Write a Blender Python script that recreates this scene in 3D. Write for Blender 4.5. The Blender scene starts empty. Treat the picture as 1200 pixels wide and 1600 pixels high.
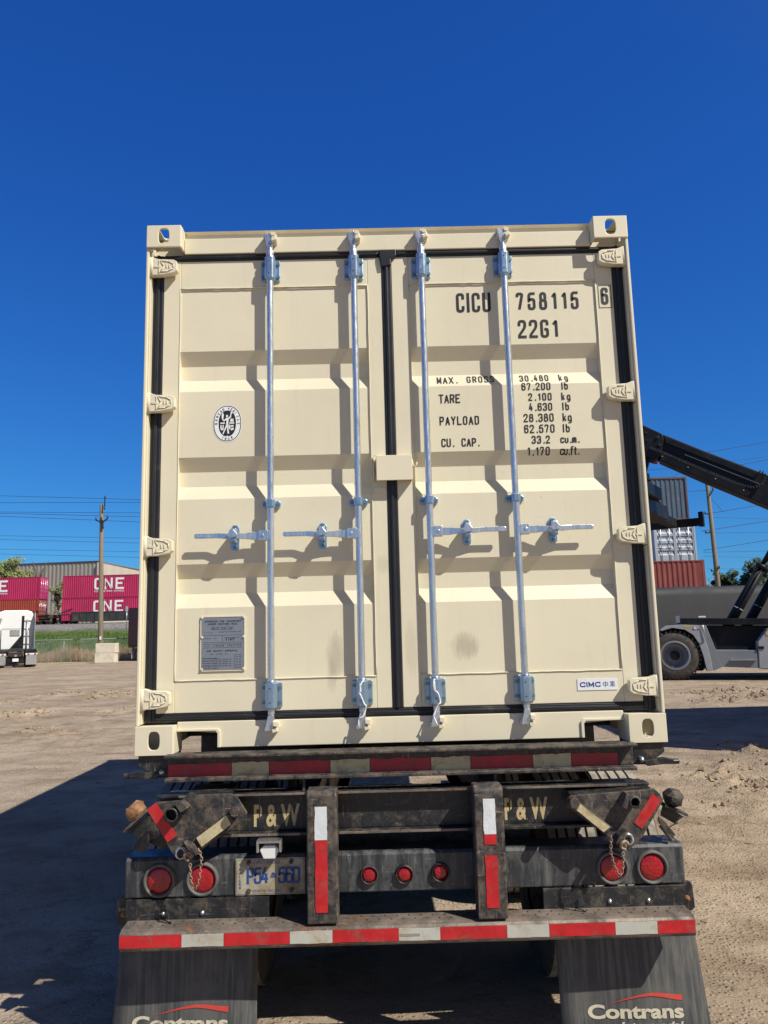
import bpy, bmesh, math, random
from math import sin, cos, pi, radians, sqrt, atan2
from mathutils import Vector, Matrix, noise
random.seed(7)
S = bpy.context.scene
COL = S.collection

# ------------------------------------------------------------------ camera, sky, sun, exposure
CAM = Vector((-0.0824, -3.6225, 1.8069)); YAW, PITCH, ROLL, FPX = 0.007873, 0.152966, -0.025527, 1200.0
def _axes():
    cy, sy, cp, sp, cr, sr = cos(YAW), sin(YAW), cos(PITCH), sin(PITCH), cos(ROLL), sin(ROLL)
    f = Vector((sy*cp, cy*cp, sp)); r0 = Vector((cy, -sy, 0)); u0 = r0.cross(f)
    return cr*r0+sr*u0, -sr*r0+cr*u0, f
AR, AU, AF = _axes()
cd = bpy.data.cameras.new("camera"); cam = bpy.data.objects.new("camera", cd); COL.objects.link(cam)
cam.matrix_world = Matrix(((AR.x, AU.x, -AF.x, CAM.x), (AR.y, AU.y, -AF.y, CAM.y), (AR.z, AU.z, -AF.z, CAM.z), (0, 0, 0, 1)))
cd.sensor_fit = 'VERTICAL'; cd.sensor_height = 36; cd.lens = FPX/1600*36
cd.clip_start = .05; cd.clip_end = 3000
S.camera = cam
S.render.resolution_x = 768; S.render.resolution_y = 1024

SUN = Vector((.77, -.58, 1.0)).normalized()
SKYT = (.34, 1.50, 3.1, 1)
w = bpy.data.worlds.new("World"); S.world = w; w.use_nodes = True
wn = w.node_tree; bg = wn.nodes['Background']
sky = wn.nodes.new('ShaderNodeTexSky'); sky.sky_type = 'NISHITA'; sky.sun_disc = False
sky.sun_elevation = math.asin(SUN.z); sky.sun_rotation = atan2(SUN.x, SUN.y)
sky.altitude = 0; sky.air_density = 1.0; sky.dust_density = 0.0; sky.ozone_density = 2.0
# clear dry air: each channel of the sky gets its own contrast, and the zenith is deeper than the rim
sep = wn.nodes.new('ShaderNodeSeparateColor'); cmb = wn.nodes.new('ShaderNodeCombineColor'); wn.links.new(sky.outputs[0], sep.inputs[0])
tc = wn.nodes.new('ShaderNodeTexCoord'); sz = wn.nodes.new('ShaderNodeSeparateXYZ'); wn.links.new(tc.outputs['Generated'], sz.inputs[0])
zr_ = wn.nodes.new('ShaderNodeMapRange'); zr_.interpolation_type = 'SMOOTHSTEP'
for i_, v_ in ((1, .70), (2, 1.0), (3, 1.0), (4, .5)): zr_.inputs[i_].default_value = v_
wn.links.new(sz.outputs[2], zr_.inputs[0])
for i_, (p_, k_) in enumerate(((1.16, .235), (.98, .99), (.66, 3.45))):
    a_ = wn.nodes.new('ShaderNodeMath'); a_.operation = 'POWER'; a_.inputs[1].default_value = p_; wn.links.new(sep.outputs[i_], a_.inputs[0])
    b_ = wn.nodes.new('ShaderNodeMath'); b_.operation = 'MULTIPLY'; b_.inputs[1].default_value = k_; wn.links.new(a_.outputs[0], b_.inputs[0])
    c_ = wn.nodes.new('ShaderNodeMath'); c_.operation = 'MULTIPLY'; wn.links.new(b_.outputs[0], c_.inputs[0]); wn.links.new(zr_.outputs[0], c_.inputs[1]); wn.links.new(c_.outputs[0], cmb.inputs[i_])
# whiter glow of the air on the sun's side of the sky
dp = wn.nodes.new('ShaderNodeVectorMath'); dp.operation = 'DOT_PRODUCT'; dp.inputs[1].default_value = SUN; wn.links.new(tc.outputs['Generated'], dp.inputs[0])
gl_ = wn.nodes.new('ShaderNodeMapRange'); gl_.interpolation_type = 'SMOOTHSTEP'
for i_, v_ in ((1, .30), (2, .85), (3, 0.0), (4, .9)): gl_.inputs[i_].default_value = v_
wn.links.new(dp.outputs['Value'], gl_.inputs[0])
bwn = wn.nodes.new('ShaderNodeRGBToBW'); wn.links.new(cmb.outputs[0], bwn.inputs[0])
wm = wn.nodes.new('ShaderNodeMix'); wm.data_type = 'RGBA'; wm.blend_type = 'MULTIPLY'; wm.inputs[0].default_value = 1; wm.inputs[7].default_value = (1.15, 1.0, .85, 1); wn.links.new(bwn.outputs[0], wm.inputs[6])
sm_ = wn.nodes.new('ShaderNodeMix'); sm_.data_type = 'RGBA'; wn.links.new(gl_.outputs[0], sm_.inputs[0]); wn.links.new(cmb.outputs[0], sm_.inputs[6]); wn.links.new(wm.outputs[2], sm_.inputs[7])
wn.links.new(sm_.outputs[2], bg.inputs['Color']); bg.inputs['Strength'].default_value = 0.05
sl = bpy.data.lights.new("sun", 'SUN'); sl.energy = 4.9; sl.angle = radians(.5); sl.color = (1, .96, .86)
so = bpy.data.objects.new("sun", sl); COL.objects.link(so); so.rotation_mode = 'QUATERNION'; so.rotation_quaternion = SUN.to_track_quat('Z', 'Y'); so.location = (0, 0, 30)
S.view_settings.view_transform = 'Standard'; S.view_settings.look = 'None'; S.view_settings.gamma = 1; S.view_settings.exposure = 0.2

# ------------------------------------------------------------------ helpers
def P(px, py, Y):
    """photo pixel -> world point on the vertical plane at depth Y"""
    d = AF*FPX + AR*(px-600) - AU*(py-800); t = (Y-CAM.y)/d.y
    return CAM + d*t
def G(px, py, z=0.0):
    d = AF*FPX + AR*(px-600) - AU*(py-800); t = (z-CAM.z)/d.z
    return CAM + d*t
OFF = {}
def tag(o, label=None, cat=None, group=None, kind=None):
    if label: o['label'] = label
    if cat: o['category'] = cat
    if group: o['group'] = group
    if kind: o['kind'] = kind
    return o
def thing(name, label, cat, loc=(0, 0, 0), group=None, local=False):
    o = bpy.data.objects.new(name, None); COL.objects.link(o); o.empty_display_size = .3
    o.location = loc; OFF[o.name] = Vector((0, 0, 0)) if local else Vector(loc)
    return tag(o, label, cat, group)
def copy_tree(o, parent=None):
    c = o.copy(); COL.objects.link(c); OFF[c.name] = OFF.get(o.name, Vector())
    if parent: c.parent = parent
    for ch in [q for q in bpy.data.objects if q.parent == o and q != c]: copy_tree(ch, c)
    return c
class MB:
    def __init__(s): s.v = []; s.f = []; s.sm = []; s.seams = None
    def add(s, vs, fs, smooth=False):
        n = len(s.v); s.v += [tuple(a) for a in vs]; s.f += [tuple(n+i for i in f) for f in fs]; s.sm += [smooth]*len(fs); return s
    def box(s, x0, x1, y0, y1, z0, z1):
        return s.add([(x0,y0,z0),(x1,y0,z0),(x1,y1,z0),(x0,y1,z0),(x0,y0,z1),(x1,y0,z1),(x1,y1,z1),(x0,y1,z1)],
            [(0,3,2,1),(4,5,6,7),(0,1,5,4),(1,2,6,5),(2,3,7,6),(3,0,4,7)])
    def prism(s, poly, a0, a1, ax='y', smooth=False):
        """poly in (x,z) for ax y, (y,z) for ax x, (x,y) for ax z"""
        def m(p, a): return {'y': (p[0], a, p[1]), 'x': (a, p[0], p[1]), 'z': (p[0], p[1], a)}[ax]
        n = len(poly); vs = [m(q, a0) for q in poly]+[m(q, a1) for q in poly]
        s.add(vs, [tuple(range(n)), tuple(range(2*n-1, n-1, -1))])
        k = len(s.v)-2*n
        s.f += [(k+i, k+n+i, k+n+(i+1) % n, k+(i+1) % n) for i in range(n)]; s.sm += [smooth]*n; return s
    def obox(s, c, u, v, n, hu, hv, hn):
        c, u, v, n = Vector(c), Vector(u).normalized()*hu, Vector(v).normalized()*hv, Vector(n).normalized()*hn
        P8 = [c+a*u+b*v+d*n for d in (-1, 1) for (a, b) in ((-1,-1),(1,-1),(1,1),(-1,1))]
        return s.add(P8, [(0,3,2,1),(4,5,6,7),(0,1,5,4),(1,2,6,5),(2,3,7,6),(3,0,4,7)])
    def bar(s, p0, p1, w, h, up=(0, 0, 1)):
        p0, p1 = Vector(p0), Vector(p1); d = p1-p0; side = d.cross(Vector(up)).normalized(); up2 = side.cross(d).normalized()
        return s.obox((p0+p1)/2, d, side, up2, d.length/2, w/2, h/2)
    def cyl(s, p0, p1, r0, r1=None, n=16, caps=True):
        p0, p1 = Vector(p0), Vector(p1); r1 = r0 if r1 is None else r1
        d = (p1-p0).normalized(); a = d.orthogonal().normalized(); b = d.cross(a)
        vs = [p0+(a*cos(2*pi*i/n)+b*sin(2*pi*i/n))*r0 for i in range(n)]+[p1+(a*cos(2*pi*i/n)+b*sin(2*pi*i/n))*r1 for i in range(n)]
        s.add(vs, [(i, (i+1) % n, n+(i+1) % n, n+i) for i in range(n)], True)
        if caps:
            k = len(s.v)-2*n; s.f += [tuple(k+i for i in range(n-1, -1, -1)), tuple(k+n+i for i in range(n))]; s.sm += [False]*2
        return s
    def tube(s, pts, r, n=8, closed=False):
        pts = [Vector(p) for p in pts]; m = len(pts); vs = []; a = None
        rr = r if isinstance(r, (list, tuple)) else [r]*m
        for i in range(m):
            d = (pts[(i+1) % m if closed else min(i+1, m-1)]-pts[(i-1) if closed else max(i-1, 0)]).normalized()
            a = d.orthogonal().normalized() if a is None else (a-d*a.dot(d)).normalized()
            b = d.cross(a); vs += [pts[i]+(a*cos(2*pi*k/n)+b*sin(2*pi*k/n))*rr[i] for k in range(n)]
        fs = [(i*n+k, i*n+(k+1) % n, ((i+1) % m)*n+(k+1) % n, ((i+1) % m)*n+k) for i in range(m if closed else m-1) for k in range(n)]
        s.add(vs, fs, True)
        if not closed:
            k = len(s.v)-m*n; s.f += [tuple(k+i for i in range(n-1, -1, -1)), tuple(k+(m-1)*n+i for i in range(n))]; s.sm += [False]*2
        return s
    def lathe(s, prof, c, ax='x', n=48, smooth=True):
        """prof: (axial, radius)"""
        c = Vector(c); m = len(prof); vs = []
        for i in range(n):
            t = 2*pi*i/n
            for (a, r) in prof:
                q = {'x': (a, r*cos(t), r*sin(t)), 'y': (r*cos(t), a, r*sin(t)), 'z': (r*cos(t), r*sin(t), a)}[ax]
                vs.append(c+Vector(q))
        return s.add(vs, [(i*m+j, i*m+j+1, ((i+1) % n)*m+j+1, ((i+1) % n)*m+j) for i in range(n) for j in range(m-1)], smooth)
    def ring(s, c, hx, hz, ix, iz, y0, y1, pw=6, ax='y', n=48):
        """plate with an oval hole: rect half sizes hx,hz, hole half sizes ix,iz"""
        angs = sorted(set([round(2*pi*i/n, 5) for i in range(n)]+[round(atan2(q*hz, p*hx) % (2*pi), 5) for p in (-1, 1) for q in (-1, 1)]))
        def rc(t):
            k = min(hx/max(abs(cos(t)), 1e-9), hz/max(abs(sin(t)), 1e-9)); return (cos(t)*k, sin(t)*k)
        def ov(t):
            k = 1/((abs(cos(t))/ix)**pw+(abs(sin(t))/iz)**pw)**(1/pw); return (cos(t)*k, sin(t)*k)
        def m(q, a): x, z = q; return {'y': (c[0]+x, a, c[2]+z), 'x': (a, c[1]+x, c[2]+z), 'z': (c[0]+x, c[1]+z, a)}[ax]
        N = len(angs); vs = []
        for a in (y0, y1):
            vs += [m(rc(t), a) for t in angs]+[m(ov(t), a) for t in angs]
        fs = []
        for i in range(N):
            j = (i+1) % N
            fs += [(i, j, N+j, N+i), (2*N+j, 2*N+i, 3*N+i, 3*N+j), (j, i, 2*N+i, 2*N+j), (N+i, N+j, 3*N+j, 3*N+i)]
        return s.add(vs, fs)
    def bolt(s, c, r=.009, h=.008, d=(0, -1, 0)):
        c = Vector(c); d = Vector(d); return s.cyl(c, c+d*h, r, r*.92, 6)
    def merge(s, o): return s.add(o.v, o.f)
    def build(s, name, mat, parent=None, bevel=0, off=None, label=None, seg=2, origin=None, **kw):
        me = bpy.data.meshes.new(name)
        o = bpy.data.objects.new(name, me)
        of = Vector(origin) if origin is not None else (OFF[parent.name] if parent else Vector((0, 0, 0)))
        me.from_pydata([Vector(v)-of for v in s.v], [], s.f)
        me.polygons.foreach_set('use_smooth', s.sm)
        bm = bmesh.new(); bm.from_mesh(me); bmesh.ops.recalc_face_normals(bm, faces=bm.faces); bm.to_mesh(me); bm.free()
        me.materials.append(mat); COL.objects.link(o); OFF[o.name] = of
        if parent: o.parent = parent
        elif origin is not None: o.location = origin
        if bevel:
            b = o.modifiers.new('bevel', 'BEVEL'); b.width = bevel; b.segments = seg; b.limit_method = 'ANGLE'; b.angle_limit = radians(42)
        if label: o['label'] = label
        for k in kw: o[k] = kw[k]
        return o

# ------------------------------------------------------------------ materials
def nodes(name):
    m = bpy.data.materials.new(name); m.use_nodes = True; nt = m.node_tree
    return m, nt, nt.nodes['Principled BSDF'], nt.nodes.new, nt.links.new
def L3(c): return (*c, 1) if len(c) == 3 else c
def coord(nt, sc=1.0, stretch=None):
    g = nt.nodes.new('ShaderNodeNewGeometry')
    if stretch is None and sc == 1: return g.outputs['Position']
    mp = nt.nodes.new('ShaderNodeMapping'); nt.links.new(g.outputs['Position'], mp.inputs['Vector'])
    mp.inputs['Scale'].default_value = stretch or (sc,)*3
    return mp.outputs[0]
def rotc(nt, deg, sc):
    g = nt.nodes.new('ShaderNodeNewGeometry'); r = nt.nodes.new('ShaderNodeMapping'); r.inputs['Rotation'].default_value = (0, 0, radians(deg)); nt.links.new(g.outputs['Position'], r.inputs['Vector'])
    m = nt.nodes.new('ShaderNodeMapping'); m.inputs['Scale'].default_value = sc; nt.links.new(r.outputs[0], m.inputs['Vector']); return m.outputs[0]
def noise_n(nt, vec, scale, detail=6, rough=.6, dist=0):
    n = nt.nodes.new('ShaderNodeTexNoise'); nt.links.new(vec, n.inputs['Vector'])
    n.inputs['Scale'].default_value = scale; n.inputs['Detail'].default_value = detail; n.inputs['Roughness'].default_value = rough; n.inputs['Distortion'].default_value = dist
    return n.outputs['Fac']
def ramp(nt, fac, a, b, ca=(0, 0, 0), cb=(1, 1, 1)):
    r = nt.nodes.new('ShaderNodeValToRGB'); nt.links.new(fac, r.inputs[0])
    r.color_ramp.elements[0].position = a; r.color_ramp.elements[1].position = b
    r.color_ramp.elements[0].color = L3(ca); r.color_ramp.elements[1].color = L3(cb); return r.outputs[0]
def mix(nt, fac, a, b):
    m = nt.nodes.new('ShaderNodeMix'); m.data_type = 'RGBA'
    for i, q in ((6, a), (7, b)):
        if isinstance(q, (tuple, list)): m.inputs[i].default_value = L3(q)
        else: nt.links.new(q, m.inputs[i])
    if isinstance(fac, (int, float)): m.inputs[0].default_value = fac
    else: nt.links.new(fac, m.inputs[0])
    return m.outputs[2]
def mth(nt, op, a, b=0.0, c=None):
    m = nt.nodes.new('ShaderNodeMath'); m.operation = op
    for i, q in enumerate((a, b) if c is None else (a, b, c)):
        if isinstance(q, (int, float)): m.inputs[i].default_value = q
        else: nt.links.new(q, m.inputs[i])
    return m.outputs[0]
def bump(nt, b, h, strength=.3, dist=.01):
    n = nt.nodes.new('ShaderNodeBump'); n.inputs['Strength'].default_value = strength; n.inputs['Distance'].default_value = dist
    nt.links.new(h, n.inputs['Height']); nt.links.new(n.outputs[0], b.inputs['Normal'])
def paint(name, col, rough=.5, metal=0, var=.08, sc=6, dirt=None, da=(.5, .7), dsc=4, rust=None, ra=(.6, .7), rsc=9, bmp=.1, bsc=80, stretch=None, spec=None, scr=None):
    m, nt, b, N, Lk = nodes(name)
    v = coord(nt, 1, stretch) if stretch else coord(nt)
    n1 = noise_n(nt, v, sc)
    c = mix(nt, ramp(nt, n1, .3, .7), tuple(x*(1-var) for x in col), tuple(min(1, x*(1+var)) for x in col))
    rg = ramp(nt, n1, .3, .7, (rough-.06,)*3, (rough+.08,)*3)
    if dirt:
        f = ramp(nt, noise_n(nt, v, dsc, 8, .68, .4), *da); c = mix(nt, f, c, dirt); rg = mix(nt, f, rg, (.85,)*3)
    if rust:
        f = ramp(nt, noise_n(nt, v, rsc, 9, .7, .3), *ra); c = mix(nt, f, c, rust); rg = mix(nt, f, rg, (.9,)*3)
    if scr:
        for (st_, a_, b2_) in (((90, 90, 7), .60, .68), ((9, 40, 70), .62, .69), ((60, 60, 60), .63, .70)):
            c = mix(nt, mth(nt, 'MULTIPLY', ramp(nt, noise_n(nt, coord(nt, 1, st_), 1, 7, .7, .3), a_, b2_), .75), c, scr)
        c = mix(nt, mth(nt, 'MULTIPLY', ramp(nt, noise_n(nt, coord(nt, 1, (35, 35, 22)), 1, 8, .75, .5), .56, .64), .8), c, tuple(x*.6 for x in col))
    Lk(c, b.inputs['Base Color']); Lk(rg, b.inputs['Roughness']); b.inputs['Metallic'].default_value = metal
    if spec is not None: b.inputs['Specular IOR Level'].default_value = spec
    if bmp: bump(nt, b, noise_n(nt, coord(nt), bsc, 5), bmp, .004)
    return m
def cream_mat(name, stains=True):
    m, nt, b, N, Lk = nodes(name); v = coord(nt)
    base = (.725, .662, .502)
    c = mix(nt, ramp(nt, noise_n(nt, v, 1.4, 8, .65), .3, .7), tuple(x*.93 for x in base), tuple(x*1.03 for x in base))
    # faint vertical run marks and grime specks
    vs = coord(nt, 1, (14, 14, .9))
    c = mix(nt, mth(nt, 'MULTIPLY', ramp(nt, noise_n(nt, vs, 1.6, 6, .7), .56, .78), .16), c, (.40, .33, .23))
    c = mix(nt, mth(nt, 'MULTIPLY', ramp(nt, noise_n(nt, v, 55, 3, .6), .70, .76), .35), c, (.36, .29, .2))
    if stains:
        sx = N('ShaderNodeSeparateXYZ'); Lk(v, sx.inputs[0])
        for (x0, z0, rx, rz, k) in ((-.30, 1.69, .05, .135, .42), (-.318, 1.60, .03, .09, .25), (.316, 1.725, .075, .075, .5), (.06, 1.72, .035, .16, .22), (-.06, 2.12, .05, .05, .2)):
            dx = mth(nt, 'DIVIDE', mth(nt, 'SUBTRACT', sx.outputs[0], x0), rx); dz = mth(nt, 'DIVIDE', mth(nt, 'SUBTRACT', sx.outputs[2], z0), rz)
            d = mth(nt, 'ADD', mth(nt, 'MULTIPLY', dx, dx), mth(nt, 'MULTIPLY', dz, dz))
            d = mth(nt, 'ADD', d, mth(nt, 'MULTIPLY', mth(nt, 'SUBTRACT', noise_n(nt, coord(nt, 1, (70, 70, 14)), 1, 6, .7), .5), 1.6))
            f = mth(nt, 'MULTIPLY', ramp(nt, d, .15, 1.0, (1, 1, 1), (0, 0, 0)), k)
            c = mix(nt, f, c, (.30, .24, .18))
    Lk(c, b.inputs['Base Color']); b.inputs['Roughness'].default_value = .42; b.inputs['Specular IOR Level'].default_value = .45
    bump(nt, b, noise_n(nt, v, 28, 4, .55), .06, .004)
    return m
M = {}
M['cream'] = cream_mat('cream_paint')
M['cream_flat'] = cream_mat('cream_paint_hardware', False)
M['gasket'] = paint('black_rubber_seal', (.012, .013, .018), .42, bmp=.15, bsc=40, dirt=(.09, .08, .07), da=(.62, .85), dsc=6)
M['tar'] = paint('dark_opening', (.012, .012, .013), .8, bmp=0)
M['under'] = paint('container_underside', (.03, .028, .026), .8)
M['decal'] = paint('black_vinyl', (.012, .012, .014), .5, bmp=0)
def galv():
    m, nt, b, N, Lk = nodes('galvanised_steel'); v = coord(nt)
    vz = coord(nt, 1, (60, 60, 9))
    f = noise_n(nt, vz, 1.2, 6, .7)
    c = mix(nt, ramp(nt, f, .3, .7), (.40, .45, .52), (.70, .75, .82))
    vo = N('ShaderNodeTexVoronoi'); Lk(v, vo.inputs['Vector']); vo.inputs['Scale'].default_value = 140
    c = mix(nt, mth(nt, 'MULTIPLY', vo.outputs['Distance'], .35), c, (.85, .88, .92))
    Lk(c, b.inputs['Base Color']); b.inputs['Metallic'].default_value = .85
    Lk(ramp(nt, noise_n(nt, vz, 2.5, 5), .3, .7, (.22,)*3, (.42,)*3), b.inputs['Roughness'])
    bump(nt, b, noise_n(nt, v, 120, 4), .12, .002); return m
M['galv'] = galv()
M['zinc'] = paint('blue_zinc_plate', (.34, .46, .62), .32, .8, var=.12, sc=20, bmp=.08)
M['bolt'] = paint('zinc_bolt', (.16, .26, .28), .4, .7, bmp=0)
M['plate_grey'] = paint('etched_plate', (.30, .32, .36), .4, .55, bmp=.05)
M['white'] = paint('white_sticker', (.78, .79, .8), .4, bmp=0)
M['navy'] = paint('navy_print', (.008, .04, .28), .5, bmp=0)
M['steel_black'] = paint('dusty_black_steel', (.016, .017, .020), .42, .0, var=.4, sc=12, dirt=(.12, .095, .07), da=(.50, .76), dsc=16, rust=(.15, .055, .022), ra=(.62, .70), rsc=12, bmp=.5, bsc=50, scr=(.20, .17, .14))
M['steel_dusty'] = paint('dirty_steel', (.022, .023, .027), .5, var=.4, sc=12, dirt=(.13, .10, .075), da=(.42, .66), dsc=20, rust=(.19, .07, .028), ra=(.60, .68), rsc=24, bmp=.7, bsc=45, scr=(.30, .24, .18))
M['steel_slate'] = paint('scuffed_black_bar', (.028, .032, .038), .38, var=.3, sc=5, dirt=(.17, .165, .16), da=(.46, .82), dsc=1.6, rust=(.13, .08, .05), ra=(.68, .8), rsc=6, bmp=.15, bsc=40, stretch=(14, 6, 2.2), scr=(.22, .22, .22))
M['rust'] = paint('rusty_casting', (.24, .115, .05), .85, var=.5, sc=14, dirt=(.4, .25, .14), da=(.5, .7), dsc=10, bmp=.6, bsc=50)
M['tread'] = paint('worn_tread_metal', (.20, .16, .13), .5, .2, var=.3, sc=9, dirt=(.03, .035, .04), da=(.46, .64), dsc=5, rust=(.32, .15, .07), ra=(.55, .75), rsc=5, bmp=.35, bsc=60, scr=(.38, .33, .27))
M['tape_red'] = paint('red_reflective_tape', (.47, .016, .022), .32, var=.2, sc=16, dirt=(.22, .08, .06), da=(.52, .74), dsc=14, bmp=.25, bsc=50)
M['tape_red_old'] = paint('dull_red_reflective_tape', (.36, .014, .028), .4, var=.3, sc=16, dirt=(.19, .085, .06), da=(.48, .75), dsc=14, bmp=.3, bsc=50)
M['tape_white'] = paint('white_reflective_tape', (.47, .47, .42), .35, var=.08, sc=8, dirt=(.36, .28, .17), da=(.5, .75), dsc=11, bmp=.2, bsc=60)
M['tape_silver'] = paint('silver_reflective_tape', (.66, .69, .72), .35, var=.08, sc=30, bmp=.4, bsc=90)
M['tape_cream'] = paint('yellowed_reflective_tape', (.52, .46, .28), .5, var=.15, sc=12, dirt=(.25, .14, .06), da=(.5, .75), dsc=12, bmp=.3, bsc=60)
M['stencil'] = paint('cream_stencil_paint', (.52, .42, .22), .6, var=.2, sc=12, dirt=(.28, .12, .05), da=(.55, .66), dsc=12)
def lens_mat():
    m, nt, b, N, Lk = nodes('red_lens'); v = coord(nt)
    vo = N('ShaderNodeTexVoronoi'); Lk(v, vo.inputs['Vector']); vo.inputs['Scale'].default_value = 90
    Lk(mix(nt, ramp(nt, noise_n(nt, v, 25, 5), .35, .7), (.42, .006, .014), (.22, .004, .01)), b.inputs['Base Color'])
    b.inputs['Roughness'].default_value = .16; b.inputs['Coat Weight'].default_value = .6
    bump(nt, b, vo.outputs['Distance'], .6, .004); return m
M['lens'] = lens_mat()
M['rubber'] = paint('tyre_rubber', (.035, .034, .034), .75, var=.2, dirt=(.15, .12, .09), da=(.42, .8), dsc=9, bmp=.3, bsc=40)
M['tread_rubber'] = paint('dusty_tyre_tread', (.10, .09, .08), .9, var=.25, dirt=(.34, .30, .25), da=(.25, .55), dsc=12, bmp=.4, bsc=50)
def flap_mat():
    m, nt, b, N, Lk = nodes('rubber_mud_flap')
    v = coord(nt, 1, (34, 8, 1.6))
    c = mix(nt, ramp(nt, noise_n(nt, v, 1.5, 8, .75), .46, .75), (.045, .048, .053), (.17, .16, .145))
    c = mix(nt, ramp(nt, noise_n(nt, coord(nt), 3, 6), .5, .75), c, (.12, .115, .105))
    Lk(c, b.inputs['Base Color']); b.inputs['Roughness'].default_value = .6
    bump(nt, b, noise_n(nt, v, 2, 5), .25, .004); return m
M['flap'] = flap_mat()
M['logo_cream'] = paint('flap_lettering', (.55, .50, .38), .6, var=.1, dirt=(.25, .22, .18), da=(.55, .72), dsc=20, bmp=0)
M['logo_red'] = paint('flap_red_swoosh', (.5, .05, .035), .6, var=.1, dirt=(.25, .12, .1), da=(.55, .8), dsc=20, bmp=0)
M['plate_white'] = paint('licence_plate_enamel', (.40, .38, .30), .4, var=.15, dirt=(.26, .19, .08), da=(.36, .62), dsc=14, bmp=0)
M['plate_blue'] = paint('licence_plate_blue', (.02, .06, .24), .5, bmp=0)
M['chrome'] = paint('dull_chrome', (.6, .6, .6), .3, .9, var=.1)
M['ring'] = paint('scuffed_grommet', (.10, .095, .09), .6, var=.3, sc=30, bmp=.2)
M['chain'] = paint('rusty_chain', (.30, .22, .16), .55, .3, var=.3, sc=40, bmp=.3)
M['wood'] = paint('weathered_wood', (.23, .185, .13), .9, var=.25, dirt=(.13, .125, .085), da=(.5, .75), dsc=.8, bmp=.5, bsc=30, stretch=(6, 6, .6))
M['concrete'] = paint('concrete_block', (.66, .60, .49), .85, var=.12, sc=2, dirt=(.3, .25, .18), da=(.55, .8), dsc=1.5, bmp=.5, bsc=12)
M['magenta'] = paint('magenta_container_paint', (.42, .016, .085), .5, var=.12, sc=.6, dirt=(.28, .03, .08), da=(.5, .8), dsc=1, bmp=0)
M['magenta_end'] = paint('magenta_door_paint', (.58, .03, .16), .5, var=.12, sc=.6, bmp=0)
M['orange'] = paint('orange_container_paint', (.34, .045, .022), .6, var=.2, sc=1, dirt=(.2, .04, .03), da=(.45, .7), dsc=1, bmp=0)
M['redbox'] = paint('red_oxide_container_paint', (.22, .045, .038), .6, var=.2, sc=1, dirt=(.2, .05, .035), da=(.5, .8), dsc=2, bmp=0)
M['silver'] = paint('pale_grey_container_paint', (.36, .41, .47), .45, var=.08, sc=1, dirt=(.35, .3, .25), da=(.65, .85), dsc=2, bmp=0)
M['bluegrey'] = paint('blue_grey_container_paint', (.055, .085, .13), .5, var=.15, sc=1, dirt=(.22, .10, .06), da=(.62, .72), dsc=2.5, bmp=0)
M['rustframe'] = paint('rusty_frame_paint', (.10, .055, .045), .7, var=.3, sc=3, bmp=0)
M['vwhite'] = paint('vehicle_white_paint', (.72, .73, .74), .3, var=.04, sc=1, bmp=0)
M['vgrey'] = paint('vehicle_grey_paint', (.19, .215, .25), .4, var=.1, sc=1, dirt=(.25, .2, .15), da=(.5, .85), dsc=2, bmp=0)
M['vpale'] = paint('vehicle_pale_grey_paint', (.33, .35, .38), .4, var=.08, sc=1, dirt=(.25, .2, .15), da=(.55, .85), dsc=2, bmp=0)
M['vblack'] = paint('vehicle_black_paint', (.007, .008, .012), .5, var=.4, sc=2, dirt=(.03, .028, .028), da=(.55, .85), dsc=2, bmp=0, spec=.25)
M['tarp'] = paint('dark_tarp', (.022, .023, .030), .65, var=.25, sc=.6, dirt=(.042, .041, .045), da=(.45, .75), dsc=.7, bmp=.2, bsc=3)
M['maroon'] = paint('dark_maroon_trailer', (.05, .018, .02), .45, var=.2, sc=1, bmp=0)
M['alu'] = paint('brushed_aluminium', (.5, .5, .5), .35, .7, bmp=0)
M['wire'] = paint('black_wire', (.03, .03, .035), .6, bmp=0)
M['railsteel'] = paint('rail_steel', (.12, .09, .07), .5, .3, bmp=0)
M['rustcar'] = paint('rusty_well_car', (.20, .07, .035), .75, var=.4, sc=.8, dirt=(.04, .03, .03), da=(.45, .6), dsc=.9, bmp=0)
M['greycar'] = paint('dark_well_car', (.03, .035, .035), .7, var=.3, sc=.8, dirt=(.12, .07, .04), da=(.55, .7), dsc=.9, bmp=0)
M['fence_metal'] = paint('fence_galvanised', (.30, .36, .34), .5, .3, bmp=0)
M['yellow'] = paint('safety_yellow', (.6, .42, .04), .5, bmp=0)
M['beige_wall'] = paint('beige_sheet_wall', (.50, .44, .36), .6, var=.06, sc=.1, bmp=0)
M['beige_side'] = paint('darker_sheet_wall', (.42, .36, .29), .65, var=.1, sc=.1, bmp=0)  # long wall sheeting, a darker beige than the gable wall
M['roofgrey'] = paint('grey_sheet_roof', (.22, .2, .19), .6, var=.08, sc=.1, bmp=0)
M['bark'] = paint('tree_bark', (.13, .10, .08), .9, var=.25, sc=3, bmp=0)
def leafm(name, a, b_):
    m, nt, b, N, Lk = nodes(name)
    gi = N('ShaderNodeNewGeometry')
    c = mix(nt, ramp(nt, noise_n(nt, gi.outputs['Position'], .9, 3), .35, .65), a, b_)
    c = mix(nt, mth(nt, 'MULTIPLY', gi.outputs['Random Per Island'], .6), c, tuple(min(1, x*1.7) for x in b_))
    Lk(c, b.inputs['Base Color']); b.inputs['Roughness'].default_value = .7
    return m
M['leaf_spring'] = leafm('spring_foliage', (.13, .17, .05), (.22, .25, .08))
M['leaf_dark'] = leafm('dark_foliage', (.02, .04, .016), (.04, .07, .025))
M['leaf_bush'] = leafm('grey_green_foliage', (.13, .14, .07), (.22, .22, .11))
M['grass'] = leafm('grass_blades', (.035, .09, .012), (.08, .15, .03))
M['reed'] = leafm('dry_reeds', (.30, .19, .12), (.42, .30, .19))

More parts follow.
